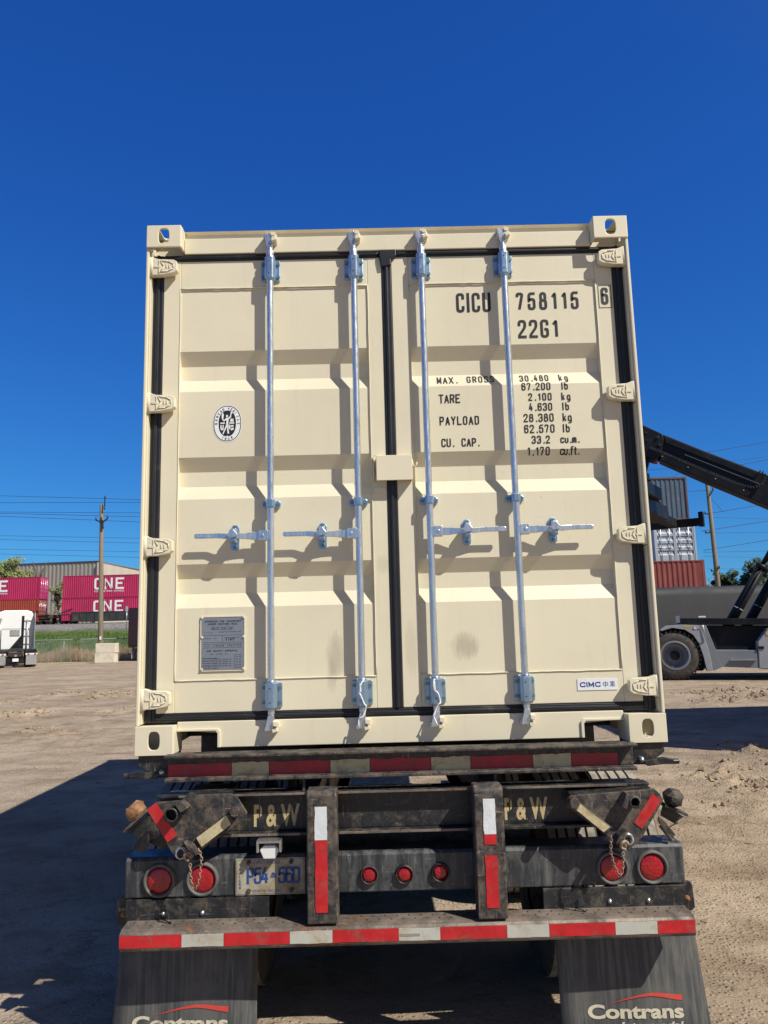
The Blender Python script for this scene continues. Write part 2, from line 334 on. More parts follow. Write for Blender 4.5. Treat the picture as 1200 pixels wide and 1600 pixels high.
# ------------------------------------------------------------------ lettering
def fillet(pts, r, closed=False, k=4):
    out = []; n = len(pts)
    for i in range(n):
        p = Vector(pts[i])
        if not closed and i in (0, n-1): out.append(p); continue
        a, b = Vector(pts[i-1]), Vector(pts[(i+1) % n]); da, db = a-p, b-p
        rr = min(r, da.length/2, db.length/2)
        A, B = p+da.normalized()*rr, p+db.normalized()*rr
        for j in range(k+1):
            t = j/k; out.append(A*(1-t)**2+p*2*t*(1-t)+B*t*t)
    return out
def _q(*a): return [tuple(a[i:i+2]) for i in range(0, len(a), 2)]
# glyphs on a 1 x 1 box: (points, closed)
GL = {
 'C': [(_q(1,.72, 1,1, 0,1, 0,0, 1,0, 1,.28), 0)], 'I': [(_q(.0,0, .0,1), 0)], 'U': [(_q(0,1, 0,0, 1,0, 1,1), 0)],
 '1': [(_q(.15,.78, .6,1, .6,0), 0)], '2': [(_q(0,.72, 0,1, 1,1, 1,.6, 0,.12, 0,0), 0), (_q(0,0, 1,0), 0)],
 '3': [(_q(0,.76, 0,1, 1,1, 1,.52, .4,.52), 0), (_q(.4,.52, 1,.52, 1,0, 0,0, 0,.24), 0)],
 '4': [(_q(.5,1, 0,.27), 0), (_q(0,.27, 1,.27), 0), (_q(.72,.62, .72,0), 0)], '5': [(_q(.95,1, .08,1, 0,.5, .2,.62, 1,.62, 1,0, 0,0, 0,.24), 0)],
 '6': [(_q(1,.78, 1,1, 0,1, 0,0, 1,0, 1,.58, 0,.58), 0)], '7': [(_q(0,.82, 0,1, 1,1, .35,0), 0)],
 '8': [(_q(.08,1, .92,1, .92,.54, .08,.54), 1), (_q(0,.54, 1,.54, 1,0, 0,0), 1)], '9': [(_q(0,.22, 0,0, 1,0, 1,1, 0,1, 0,.42, 1,.42), 0)],
 '0': [(_q(0,0, 0,1, 1,1, 1,0), 1)], 'O': [(_q(0,0, 0,1, 1,1, 1,0), 1)], 'G': [(_q(1,.74, 1,1, 0,1, 0,0, 1,0, 1,.46, .55,.46), 0)],
 'M': [(_q(0,0, 0,1), 0), (_q(0,1, .5,.2), 0), (_q(.5,.2, 1,1), 0), (_q(1,1, 1,0), 0)], 'A': [(_q(0,0, .5,1, 1,0), 0), (_q(.17,.3, .83,.3), 0)], 'X': [(_q(0,0, 1,1), 0), (_q(0,1, 1,0), 0)],
 'R': [(_q(0,0, 0,1), 0), (_q(0,1, 1,1, 1,.5, 0,.5), 0), (_q(.55,.5, 1,0), 0)], 'S': [(_q(1,.78, 1,1, 0,1, 0,.55, 1,.5, 1,0, 0,0, 0,.22), 0)],
 'T': [(_q(0,1, 1,1), 0), (_q(.5,1, .5,0), 0)], 'E': [(_q(0,0, 0,1), 0), (_q(0,1, 1,1), 0), (_q(0,0, 1,0), 0), (_q(0,.52, .85,.52), 0)], 'P': [(_q(0,0, 0,1), 0), (_q(0,1, 1,1, 1,.45, 0,.45), 0)],
 'Y': [(_q(0,1, .5,.48, 1,1), 0), (_q(.5,.48, .5,0), 0)], 'L': [(_q(0,1, 0,0), 0), (_q(0,0, 1,0), 0)], 'D': [(_q(0,0, 0,1), 0), (_q(0,1, 1,1, 1,0, 0,0), 0)], 'N': [(_q(0,0, 0,1, 1,0, 1,1), 0)],
 'W': [(_q(0,1, .25,0, .5,.9, .75,0, 1,1), 0)], 'V': [(_q(0,1, .5,0, 1,1), 0)], 'B': [(_q(0,.52, 0,1, .9,1, .9,.52), 1), (_q(0,0, 0,.52, 1,.52, 1,0), 1)],
 'F': [(_q(1,1, 0,1, 0,0), 0), (_q(0,.52, .85,.52), 0)], 'K': [(_q(0,1, 0,0), 0), (_q(1,1, 0,.4), 0), (_q(.35,.6, 1,0), 0)], 'H': [(_q(0,0, 0,1), 0), (_q(1,0, 1,1), 0), (_q(0,.5, 1,.5), 0)],
 'Q': [(_q(0,0, 0,1, 1,1, 1,0), 1), (_q(.6,.25, 1.05,-.1), 0)], 'J': [(_q(1,1, 1,0, 0,0, 0,.25), 0)], '.': [(_q(.4,0, .4,.03), 0)],
 'k': [(_q(0,1, 0,0), 0), (_q(.9,.66, 0,.28), 0), (_q(.35,.42, .95,0), 0)], 'g': [(_q(1,.02, 0,.02, 0,.66, 1,.66, 1,-.28, 0,-.28), 0)],
 'l': [(_q(0,1, 0,0), 0)], 'b': [(_q(0,1, 0,0, 1,0, 1,.66, 0,.66), 0)], 'c': [(_q(1,.5, 1,.66, 0,.66, 0,0, 1,0, 1,.18), 0)], 'u': [(_q(0,.66, 0,0, 1,0, 1,.66), 0)],
 'm': [(_q(0,0, 0,.66, 1.3,.66, 1.3,0), 0), (_q(.65,.66, .65,0), 0)], 'f': [(_q(.9,1, .35,1, .35,0), 0), (_q(0,.66, .85,.66), 0)], 't': [(_q(.4,.95, .4,0, .9,0), 0), (_q(0,.66, .85,.66), 0)],
}
WID = {'I': 0, 'l': 0, '.': .4, '1': .7, 'm': 1.3, ' ': 1.0, 'f': .9, 't': .9}
def strokes(text, x, z, h, w, gap, th, y=0.0, mb=None, fit=None, rad=.42, T=None):
    """stroke lettering in the XZ plane, lower left x,z (outer edges); fit = total width"""
    mb = mb or MB()
    tot = sum(WID.get(c, 1)*w+gap for c in text)-gap
    if fit: gap += (fit-th-tot)/max(1, len(text)-1)
    cx = x+th/2; hh = h-th; ww = w
    for c in text:
        for i, (pl, cl) in enumerate(GL.get(c, [])):
            pts = fillet([(cx+a*ww, z+th/2+b*hh) for a, b in pl], rad*ww, cl)
            n = len(pts); vs = []
            for j in range(n):
                a, b = (pts[j-1], pts[(j+1) % n]) if cl else (pts[max(j-1, 0)], pts[min(j+1, n-1)])
                d1 = (pts[j]-a); d2 = (b-pts[j])
                d1 = d1.normalized() if d1.length > 1e-9 else d2.normalized(); d2 = d2.normalized() if d2.length > 1e-9 else d1
                t = (d1+d2).normalized(); nn = Vector((-t.y, t.x)); k = 1/max(.55, abs(nn.dot(Vector((-d1.y, d1.x)))))
                p = pts[j]
                if not cl and j in (0, n-1): p = p+(d2 if j == 0 else d1)*(-th/2 if j == 0 else th/2)*(1 if pl[0][1] in (0, 1) else .3)
                for sgn in (-1, 1):
                    q = p+nn*sgn*k*th/2; vs.append((q.x, y-.0002*i, q.y))
            if T: vs = [T(v) for v in vs]
            m = n if cl else n-1
            mb.add(vs, [(2*j, 2*j+1, 2*((j+1) % n)+1, 2*((j+1) % n)) for j in range(m)])
        cx += WID.get(c, 1)*w+gap
    return mb
def font_text(s, x, z, h, y=0.0, fit=None, bold=0.0, shear=0, align='LEFT', T=None, mb=None, ext=0):
    cu = bpy.data.curves.new('t', 'FONT'); cu.body = s; cu.size = 1; cu.offset = bold; cu.shear = shear; cu.align_x = 'LEFT'
    o = bpy.data.objects.new('t', cu); COL.objects.link(o); dg = bpy.context.evaluated_depsgraph_get()
    me = bpy.data.meshes.new_from_object(o.evaluated_get(dg)); bpy.data.objects.remove(o)
    xs = [v.co.x for v in me.vertices] or [0]; ys = [v.co.y for v in me.vertices] or [0]
    x0, x1, y0, y1 = min(xs), max(xs), min(ys), max(ys)
    if s.lower().strip('gjpqy') != s.lower() and any(c in s for c in 'gjpqy'): y0 = 0
    kz = h/(y1-y0); kx = (fit/(x1-x0)) if fit else kz
    vs = [(x+(v.co.x-x0)*kx, y, z+(v.co.y-y0)*kz) for v in me.vertices]
    if T: vs = [T(v) for v in vs]
    fs = [tuple(p.vertices) for p in me.polygons]; bpy.data.meshes.remove(me)
    mb = mb or MB(); mb.add(vs, fs); return mb

# ================================================================== GROUND
def smooth01(t): t = max(0, min(1, t)); return t*t*(3-2*t)
CHL = [(5, 1123, 50, 1113, .9), (70, 1086, 200, 1081, .55), (150, 1091, 196, 1087, .7), (56, 1141, 78, 1147, .7), (172, 1112, 214, 1108, .5), (0, 1100, 40, 1096, .4),
       (1095, 1212, 1150, 1222, .9), (1150, 1222, 1215, 1238, 1.0), (1150, 1168, 1210, 1180, .9), (1120, 1196, 1200, 1200, .5), (1165, 1255, 1178, 1262, .5), (1060, 1085, 1180, 1078, .5), (1100, 1097, 1215, 1086, .6), (1080, 1290, 1100, 1296, .25)]
CHS = []
for (a_, b_, c_, d_, k_) in CHL:
    p_, q_ = G(a_, b_), G(c_, d_); CHS.append((Vector((p_.x, p_.y)), Vector((q_.x, q_.y)), k_, .16+.012*((p_.y+q_.y)/2)))
def churn(x, y):
    a = 0; v = Vector((x, y))
    for (p, q, k, w_) in CHS:
        if abs(y-(p.y+q.y)/2) > abs(p.y-q.y)/2+4*w_ or x < min(p.x, q.x)-4*w_ or x > max(p.x, q.x)+4*w_: continue
        d = q-p; t = max(0, min(1, (v-p).dot(d)/d.length_squared)); e = (v-p-d*t).length/w_
        if e < 3: a = max(a, k*math.exp(-e*e*.6))
    return a
# tyre prints: centre line, half width, lug pitch
PRT = []
for pts_, hw_ in (([(128, 1135), (118, 1150), (96, 1166)], .16), ([(152, 1136), (140, 1150), (122, 1166)], .16), ([(1062, 1190), (1100, 1250), (1200, 1330)], .22), ([(1110, 1180), (1160, 1215), (1230, 1250)], .22), ([(1110, 1320), (1150, 1370), (1215, 1440)], .2), ([(0, 1150), (90, 1110), (210, 1092)], .3), ([(0, 1190), (110, 1130), (215, 1105)], .3), ([(1140, 1140), (1210, 1130), (1300, 1126)], .35)):
    PRT.append(([Vector(G(*q)[:2]) for q in pts_], hw_))
def prints(x, y):
    h = 0; v = Vector((x, y))
    for pts_, hw_ in PRT:
        s0 = 0
        for p, q in zip(pts_, pts_[1:]):
            d = q-p; L = d.length; t = (v-p).dot(d)/(L*L)
            if 0 <= t <= 1:
                e = (v-p-d*t); off = e.x*d.y/L-e.y*d.x/L
                if abs(off) < hw_*1.4:
                    w_ = smooth01((hw_*1.25-abs(off))/(hw_*.35)); h += w_*(-.012+.010*sin((s0+t*L)*2*pi/.11+abs(off)*9)*(.4+.9*noise.noise(Vector((x*2, y*2, 8)))))
            s0 += L
    return h
def ground_h(x, y):
    z = 0.0
    if y > 60:
        z += 3.45*smooth01((y-61)/25)*smooth01((8-x)/30+.2)
    near = max(0, 1-abs(y)/70)
    v = Vector((x, y, 0))
    if near > 0 and abs(x) < 40:
        z += .016*near*(noise.noise(v*.55)+.6*noise.noise(v*1.7)) + .005*near*noise.noise(v*6.5)
        z += prints(x, y)
        c = churn(x, y)
        if c > .02:
            q = noise.fractal(v*2.7+Vector((3, 1, 0)), .8, 2.1, 5); z += c*(.12*q+.08*abs(noise.noise(v*6))+.02)*(1+.03*y)
        if x > 1.9 and y < 7:  # dragged tyre ruts to the right
            z += .006*noise.noise(Vector((x*6+y*1.2, y*.5, 2)))
        if x < -2 and 8 < y < 20: z += .008*noise.noise(Vector((x*.6, y*3.2+x*.8, 5)))
    return z
def axis_pts(lo, hi, c0, c1, step, grow):
    p = [c0]
    while p[-1] < c1: p.append(p[-1]+step)
    s = step
    while p[-1] < hi: s *= grow; p.append(p[-1]+s)
    q = []; s = step; a = c0
    while a > lo: s *= grow; a -= s; q.append(a)
    return q[::-1]+p
def build_ground():
    xs = axis_pts(-900, 900, -10, 9, .055, 1.05); ys = axis_pts(-60, 0, -.6, -.5, .045, 1.08)
    ys = [q for q in ys if q < -.5]+[-.5]
    while ys[-1] < 1500: ys.append(ys[-1]+max(.042, min(.042+.0065*max(0, ys[-1]-4), .15) if ys[-1] < 24 else (ys[-1]-20)*.035))
    nx = len(xs); vs = [(x, y, ground_h(x, y)) for y in ys for x in xs]
    fs = [(j*nx+i, j*nx+i+1, (j+1)*nx+i+1, (j+1)*nx+i) for j in range(len(ys)-1) for i in range(nx-1)]
    me = bpy.data.meshes.new('ground'); me.from_pydata(vs, [], fs); me.polygons.foreach_set('use_smooth', [True]*len(fs))
    m, nt, b, N, Lk = nodes('packed_dirt'); v = coord(nt)
    c = mix(nt, ramp(nt, noise_n(nt, v, .5, 6, .6), .35, .68), (.345, .264, .19), (.49, .392, .292))
    c = mix(nt, ramp(nt, noise_n(nt, coord(nt, 1, (1, 1.5, 1)), 1.3, 7, .66, .6), .46, .66), c, (.26, .19, .13))
    c = mix(nt, mth(nt, 'MULTIPLY', ramp(nt, noise_n(nt, v, 24, 4, .7), .58, .74), .3), c, (.22, .165, .115))
    c = mix(nt, mth(nt, 'MULTIPLY', ramp(nt, noise_n(nt, v, 4.5, 8, .78, .6), .54, .62), .55), c, (.20, .15, .105))
    c = mix(nt, mth(nt, 'MULTIPLY', ramp(nt, noise_n(nt, v, 46, 3, .6), .62, .7), .5), c, (.58, .50, .40))
    c = mix(nt, mth(nt, 'MULTIPLY', ramp(nt, noise_n(nt, coord(nt, 1, (.5, .9, 1)), 2.2, 9, .74, 1.0), .54, .66), .8), c, (.19, .145, .11))
    c = mix(nt, mth(nt, 'MULTIPLY', ramp(nt, noise_n(nt, coord(nt, 1, (.25, .4, 1)), 1, 5, .6), .5, .7), .6), c, (.54, .435, .335))
    sx = N('ShaderNodeSeparateXYZ'); Lk(v, sx.inputs[0])
    # grass and ballast on the railway bank
    yy = mth(nt, 'ADD', sx.outputs[1], mth(nt, 'MULTIPLY', mth(nt, 'SUBTRACT', noise_n(nt, v, .3, 4), .5), 5))
    gfac = ramp(nt, mth(nt, 'DIVIDE', yy, 100), .575, .585)
    gcol = mix(nt, ramp(nt, noise_n(nt, v, .8, 6, .7), .35, .65), (.035, .075, .015), (.15, .17, .06))
    gcol = mix(nt, ramp(nt, noise_n(nt, coord(nt, 1, (.15, .6, 1)), 1, 4), .58, .68), gcol, (.30, .24, .16))
    c = mix(nt, gfac, c, gcol)
    bal = ramp(nt, mth(nt, 'DIVIDE', yy, 100), .775, .80)
    c = mix(nt, bal, c, mix(nt, ramp(nt, noise_n(nt, v, 5, 3), .4, .6), (.15, .14, .14), (.32, .3, .3)))
    Lk(c, b.inputs['Base Color']); b.inputs['Roughness'].default_value = .95; b.inputs['Specular IOR Level'].default_value = .15
    h = mth(nt, 'ADD', noise_n(nt, v, 7, 10, .72), mth(nt, 'MULTIPLY', noise_n(nt, rotc(nt, 28, (1.2, 7, 1)), 3, 6, .6, .5), .45))
    vo = N('ShaderNodeTexVoronoi'); Lk(v, vo.inputs['Vector']); vo.inputs['Scale'].default_value = 34
    h = mth(nt, 'ADD', h, mth(nt, 'MULTIPLY', ramp(nt, vo.outputs['Distance'], .0, .4, (1, 1, 1), (0, 0, 0)), .35))
    bump(nt, b, h, .95, .045)
    me.materials.append(m); o = bpy.data.objects.new('ground', me); COL.objects.link(o); tag(o, kind='structure')
build_ground()
def pebbles():
    mb = MB(); rnd = random.Random(3); n = 6
    def stone(x, y, r, flat=.7):
        z = ground_h(x, y); zs = r*rnd.uniform(.5, .9)*flat; vs = []; ph = rnd.random()*6
        for k in range(n): q = rnd.uniform(.65, 1.25); vs.append((x+r*q*cos(ph+k*pi/3), y+r*q*sin(ph+k*pi/3), z+zs*rnd.uniform(-.2, .35)))
        for k in range(n): q = rnd.uniform(.35, .65); vs.append((x+r*q*cos(ph+(k+.5)*pi/3), y+r*q*sin(ph+(k+.5)*pi/3), z+zs*rnd.uniform(.6, 1.1)))
        vs += [(x, y, z+zs*1.05), (x, y, z-zs*.4)]
        mb.add(vs, [(k, (k+1) % n, n+k) for k in range(n)]+[((k+1) % n, n+(k+1) % n, n+k) for k in range(n)]+[(n+k, n+(k+1) % n, 2*n) for k in range(n)]+[((k+1) % n, k, 2*n+1) for k in range(n)])
    for _ in range(5200):
        if rnd.random() < .45: x, y = rnd.uniform(1.5, 6), rnd.uniform(-.6, 7)
        elif rnd.random() < .6: x, y = rnd.uniform(-9, -1.3), rnd.uniform(-.5, 16)
        elif rnd.random() < .5: x, y = rnd.uniform(-1.5, 3), rnd.uniform(-.3, 4)
        else: x, y = rnd.uniform(3, 12), rnd.uniform(5, 17)
        stone(x, y, rnd.uniform(.003, .008)*(1+y*.04)*(1+3*(rnd.random() < .02)))
    for (p, q, k_, w_) in CHS:
        L = (q-p).length
        for _ in range(int(L*120*k_)):
            t = rnd.random(); c = p.lerp(q, t); x, y = c.x+rnd.gauss(0, w_*.9), c.y+rnd.gauss(0, w_*.7)
            stone(x, y, rnd.uniform(.008, .040)*rnd.uniform(.3, 1)*(1+.045*y), 1.1)
    o = mb.build('gravel', paint('loose_stones', (.29, .22, .15), .95, var=.4, sc=20, bmp=0, spec=.1))
    tag(o, 'loose stones and dirt clods scattered over the packed yard', 'gravel', kind='stuff')
pebbles()

# ================================================================== SHIPPING CONTAINER (subject)
CB = 1.27; CT = CB+2.591; HWD = 1.219; CLEN = 6.058
DY = .08                     # door face plane
def K(x, z, y0=.05, y1=DY):  # re-project a reading taken at depth y0 onto depth y1
    k = (y1-CAM.y)/(y0-CAM.y); return CAM.x+(x-CAM.x)*k, CAM.z+(z-CAM.z)*k
GRV = [K(0, z)[1] for z in (3.206, 2.665, 2.142)]
def door_y(z):
    for g in GRV:
        t = g-z
        if 0 <= t <= .21:
            if t < .068: return DY+.036*t/.068
            if t < .142: return DY+.036
            return DY+.036*(.21-t)/.068
    return DY
ZBREAK = sorted([g-t for g in GRV for t in (0, .068, .142, .21)])
box = thing('shipping_container', 'cream white steel shipping container with closed double doors on the truck chassis', 'shipping container', (0, 0, CB))
def corner_casting(sx, top):
    x0 = sx*(HWD-.089); h = .118; z0 = CT-h if top else CB; zc = z0+h/2+(0 if top else .006); hh = h/2+(0 if top else .006); mb = MB()
    mb.ring((x0, 0, zc), .087, hh, .0265, .0405, 0, .012, 2.9)
    xo = sx*HWD; xi = sx*(HWD-.178)
    mb.ring((0, .081, zc), .069, hh-.002, .0395, .0255, xo-sx*.012, xo, 5, 'x')
    mb.box(min(xi, xi+sx*.012), max(xi, xi+sx*.012), .0125, .15, z0+.002, z0+2*hh-.002)
    mb.box(min(xi, xo)+.0005, max(xi, xo)-.0005, .1505, .162, z0+.002, z0+2*hh-.002)
    mb.ring((x0, .081, 0), .076, .068, .032, .052, (CT-.012) if top else CB, CT if top else CB+.012, 5, 'z')
    if not top: mb.box(min(xi, xo)+.013, max(xi, xo)-.013, .0125, .15, z0+2*hh-.014, z0+2*hh-.003)
    mb.build('corner_casting', M['cream_flat'], box, .007, seg=3)
for sx in (-1, 1):
    for tp in (0, 1):
        corner_casting(sx, tp)
        z0 = CT-.118 if tp else CB
        MB().box(sx*1.13-.089, sx*1.13+.089, CLEN-.162, CLEN, z0, z0+.118).build('corner_casting', M['cream_flat'], box, .006)
# posts (J section: outer lip, inner strip)
for sx in (-1, 1):
    zs = [K(0, z)[1] for z in (3.635, 2.93, 2.226, 1.52)]
    mb = MB().prism([(sx*1.219, .012), (sx*1.219, .16), (sx*1.06, .16), (sx*1.06, .125), (sx*1.204, .125), (sx*1.204, .012)], 1.40, CT-.119, 'z')
    mb.build('corner_post', M['cream'], box, .004)
    cuts = [1.405]+sum([[z-.05, z+.05] for z in zs[::-1]], [])+[CT-.122]
    for a, b in zip(cuts[::2], cuts[1::2]):
        MB().box(*sorted((sx*1.2035, sx*1.1975)), .030, .12, a, b).build('post_strip', M['cream_flat'], box, .002)
    MB().box(*sorted((sx*1.10, sx*1.217)), CLEN-.13, CLEN-.01, CB+.119, CT-.119).build('corner_post', M['cream'], box)
# header, roof edge, sill
mb = MB().box(-1.04, 1.04, .061, .13, CT-.129, CT-.045); mb.build('door_header', M['cream'], box, .004)
MB().prism([(.085, CT-.0445), (.085, CT-.012), (.066, CT-.004), (.13, CT-.004), (.13, CT-.0445)], -1.04, 1.04, 'x').build('roof_edge', M['cream_flat'], box, .001)
z1 = K(0, 1.413)[1]
zt = 1.366; zb = 1.291
mb = MB().prism([(-1.04, z1), (-1.04, zt), (-.862, zt), (-.852, zt-.012), (-.852, zb), (.852, zb), (.852, zt-.012), (.862, zt), (1.04, zt), (1.04, z1)], .061, .12)
sill = mb.build('door_sill', M['cream'], box, .003)
for sx in (-1, 1):
    mb = MB(); a, b_ = sx*.846, sx*.856
    mb.prism([(sx*1.0405, zt+.001), (sx*1.0405, zt+.012), (sx*.850, zt+.012), (sx*.838, zt), (sx*.838, zb+.001), (sx*.8515, zb+.001), (sx*.8515, zt-.011), (sx*.861, zt+.001)], .052, .0608)
    mb.prism([(sx*1.0405, zt-.004), (sx*1.0405, zt+.0005), (sx*.862, zt+.0005), (sx*.8565, zt-.008), (sx*.856, zb), (sx*.862, zb), (sx*.866, zt-.016)], .121, .42)
    mb.build('fork_pocket', M['cream_flat'], box, .002)
# gaskets
def gasket(x0, x1, z0, z1, vert):
    mb = MB().box(x0, x1, .069, .10, z0, z1)
    if vert: c = (x0+x1)/2; mb.prism([(c-.011, .0685), (c-.006, .060), (c+.006, .060), (c+.011, .0685)], z0, z1, 'z')
    else: c = (z0+z1)/2; mb.prism([(.0685, c-.010), (.060, c-.005), (.060, c+.005), (.0685, c+.010)], x0, x1, 'x')
    return mb.build('door_gasket', M['gasket'], box, .004)
GZ0, GZ1 = K(0, 1.413)[1]+.002, CT-.1305
DZ0, DZ1 = K(0, 1.451)[1], K(0, 3.683)[1]
gl = (-1.197, -1.146); gc = (-.0345, .0135); gr = (1.144, 1.197)
gasket(gl[0], gl[1], GZ0, GZ1, True); gasket(gr[0], gr[1], GZ0, GZ1, True); gasket(gc[0], gc[1], DZ0-.002, GZ1-.02, True)
gasket(gl[1]+.001, gr[0]-.001, GZ0, DZ0-.0025, False)
gasket(gl[1]+.001, gc[0]-.018, DZ1+.001, GZ1, False); gasket(gc[1]+.03, gr[0]-.001, DZ1+.001, GZ1, False)
mb = MB().prism([(-.046, DZ1-.005), (-.046, GZ1+.002), (.043, GZ1+.002), (.043, DZ1-.002), (.016, DZ1-.018), (.0145, DZ1-.05), (-.0365, DZ1-.06)], .055, .098); mb.build('door_gasket', M['gasket'], box, .006)
# door leaves
LX = {-1: (-1.145, -.0355), 1: (.0145, 1.143)}
PX = {-1: (K(-1.051, 0)[0], K(-.108, 0)[0]), 1: (K(.100, 0)[0], K(1.045, 0)[0])}
PZ = (K(0, 1.598)[1], K(0, 3.535)[1])
def door(sx):
    (x0, x1), (p0, p1) = LX[sx], PX[sx]
    F = DY-.006   # frame face slightly proud of panel
    fr = MB().box(x0, p0, F, .13, DZ0, DZ1).box(p1, x1, F, .13, DZ0, DZ1)
    fr.box(p0, p1, F+.001, .129, DZ0, PZ[0]).box(p0, p1, F+.001, .129, PZ[1], DZ1)
    d = fr.build('door_leaf', M['cream'], box, .003)
    prof = [(PZ[0]-.0005)]+ZBREAK+[PZ[1]+.0005]; vs = []
    for z in prof: vs += [(p0, door_y(z), z), (p1, door_y(z), z)]
    n = len(prof); pn = MB().add(vs, [(2*i, 2*i+1, 2*i+3, 2*i+2) for i in range(n-1)])
    pn.build('door_panel', M['cream'], d)
    # weld beads round the panel
    wb = MB()
    for (a, b) in (((p0, F-.001, PZ[0]), (p1, F-.001, PZ[0])), ((p0, F-.001, PZ[1]), (p1, F-.001, PZ[1]))):
        pts = [Vector(a).lerp(Vector(b), i/30)+Vector((0, -.0005*random.random(), random.uniform(-.0012, .0012))) for i in range(31)]; wb.tube(pts, .0028, 6)
    for x in (p0, p1):
        pts = [Vector((x+random.uniform(-.0008, .0008), F-.0005, PZ[0]+(PZ[1]-PZ[0])*i/40)) for i in range(41)]; wb.tube(pts, .0024, 6)
    wb.build('weld_bead', M['cream_flat'], d)
    if sx == -1:
        MB().box(*[K(x, 0)[0] for x in (-.098, -.042)], F-.009, F-.0005, K(0, 2.468)[1], K(0, 2.492)[1]).build('door_stop', M['cream_flat'], d, .002)
    return d
doorL, doorR = door(-1), door(1)
# overlap plate on right leaf beside the centre gasket
# hinges
def hinge(sx, z):
    o = lambda x: sx*x
    mb = MB().prism([(o(1.216), z+.046), (o(1.182), z+.048), (o(1.16), z+.040), (o(1.085), z+.036), (o(1.068), z+.026), (o(1.066), z-.022), (o(1.082), z-.034), (o(1.14), z-.044), (o(1.216), z-.046)], .022, .060)
    h = mb.build('hinge', M['cream_flat'], box, .003)
    r = MB()
    for (a, b_) in (((1.150, .030), (1.110, .026)), ((1.110, .026), (1.084, .012)), ((1.084, .012), (1.084, -.012)), ((1.084, -.012), (1.110, -.026)), ((1.110, -.026), (1.150, -.030)), ((1.148, .028), (1.132, .0)), ((1.132, .0), (1.148, -.028))):
        r.tube([(o(a[0]), .020, z+a[1]), (o(b_[0]), .020, z+b_[1])], .0022, 6)
    r.cyl((o(1.196), .034, z-.050), (o(1.196), .034, z+.050), .0145, n=14).box(*sorted((o(1.150), o(1.180))), .0185, .0225, z-.006, z+.003).box(*sorted((o(1.1535), o(1.1575))), .0182, .0222, z-.034, z+.034)
    for dx in (-.006, .008): r.box(o(1.112)+dx-.002, o(1.112)+dx+.002, .0185, .0225, z-.008, z+.009)
    r.build('hinge_rib', M['cream_flat'], h)
for z in (3.635, 2.93, 2.226, 1.52):
    for sx in (-1, 1): hinge(sx, K(0, z)[1]-(.0 if sx < 0 else -.004))
# sides, roof, floor, front wall
def corrug_side(x, sx):
    y0, y1, pitch = .16, CLEN-.13, .278; zs = (CB+.16, CT-.09); pts = []; y = y0
    while y < y1-.27:
        pts += [(y, 0), (y+.07, 0), (y+.138, .036), (y+.208, .036)]; y += pitch
    pts.append((y1, 0)); vs = []
    for (yy, d) in pts: vs += [(x-sx*(.008+d), yy, zs[0]), (x-sx*(.008+d), yy, zs[1])]
    n = len(pts); return MB().add(vs, [(2*i, 2*i+1, 2*i+3, 2*i+2) for i in range(n-1)])
for sx in (-1, 1):
    corrug_side(sx*HWD, sx).build('side_wall', M['cream'], box)
    MB().box(*sorted((sx*1.15, sx*1.213)), .163, CLEN-.163, CT-.09, CT-.03).box(*sorted((sx*1.10, sx*1.213)), .163, CLEN-.163, CB+.01, CB+.16).build('side_rail', M['cream'], box, .004)
MB().box(-1.205, 1.205, .131, CLEN-.02, CT-.0305, CT-.02).build('roof', M['cream'], box)
MB().box(-1.10, 1.10, CLEN-.06, CLEN-.02, CB+.02, CT-.09).build('front_wall', M['cream'], box)
mb = MB().box(-1.10, 1.10, .135, CLEN-.07, CB+.115, CB+.14)
for i in range(18): mb.box(-1.10, 1.10, .5+i*.3, .53+i*.3, CB+.02, CB+.114)
mb.build('floor', M['under'], box)
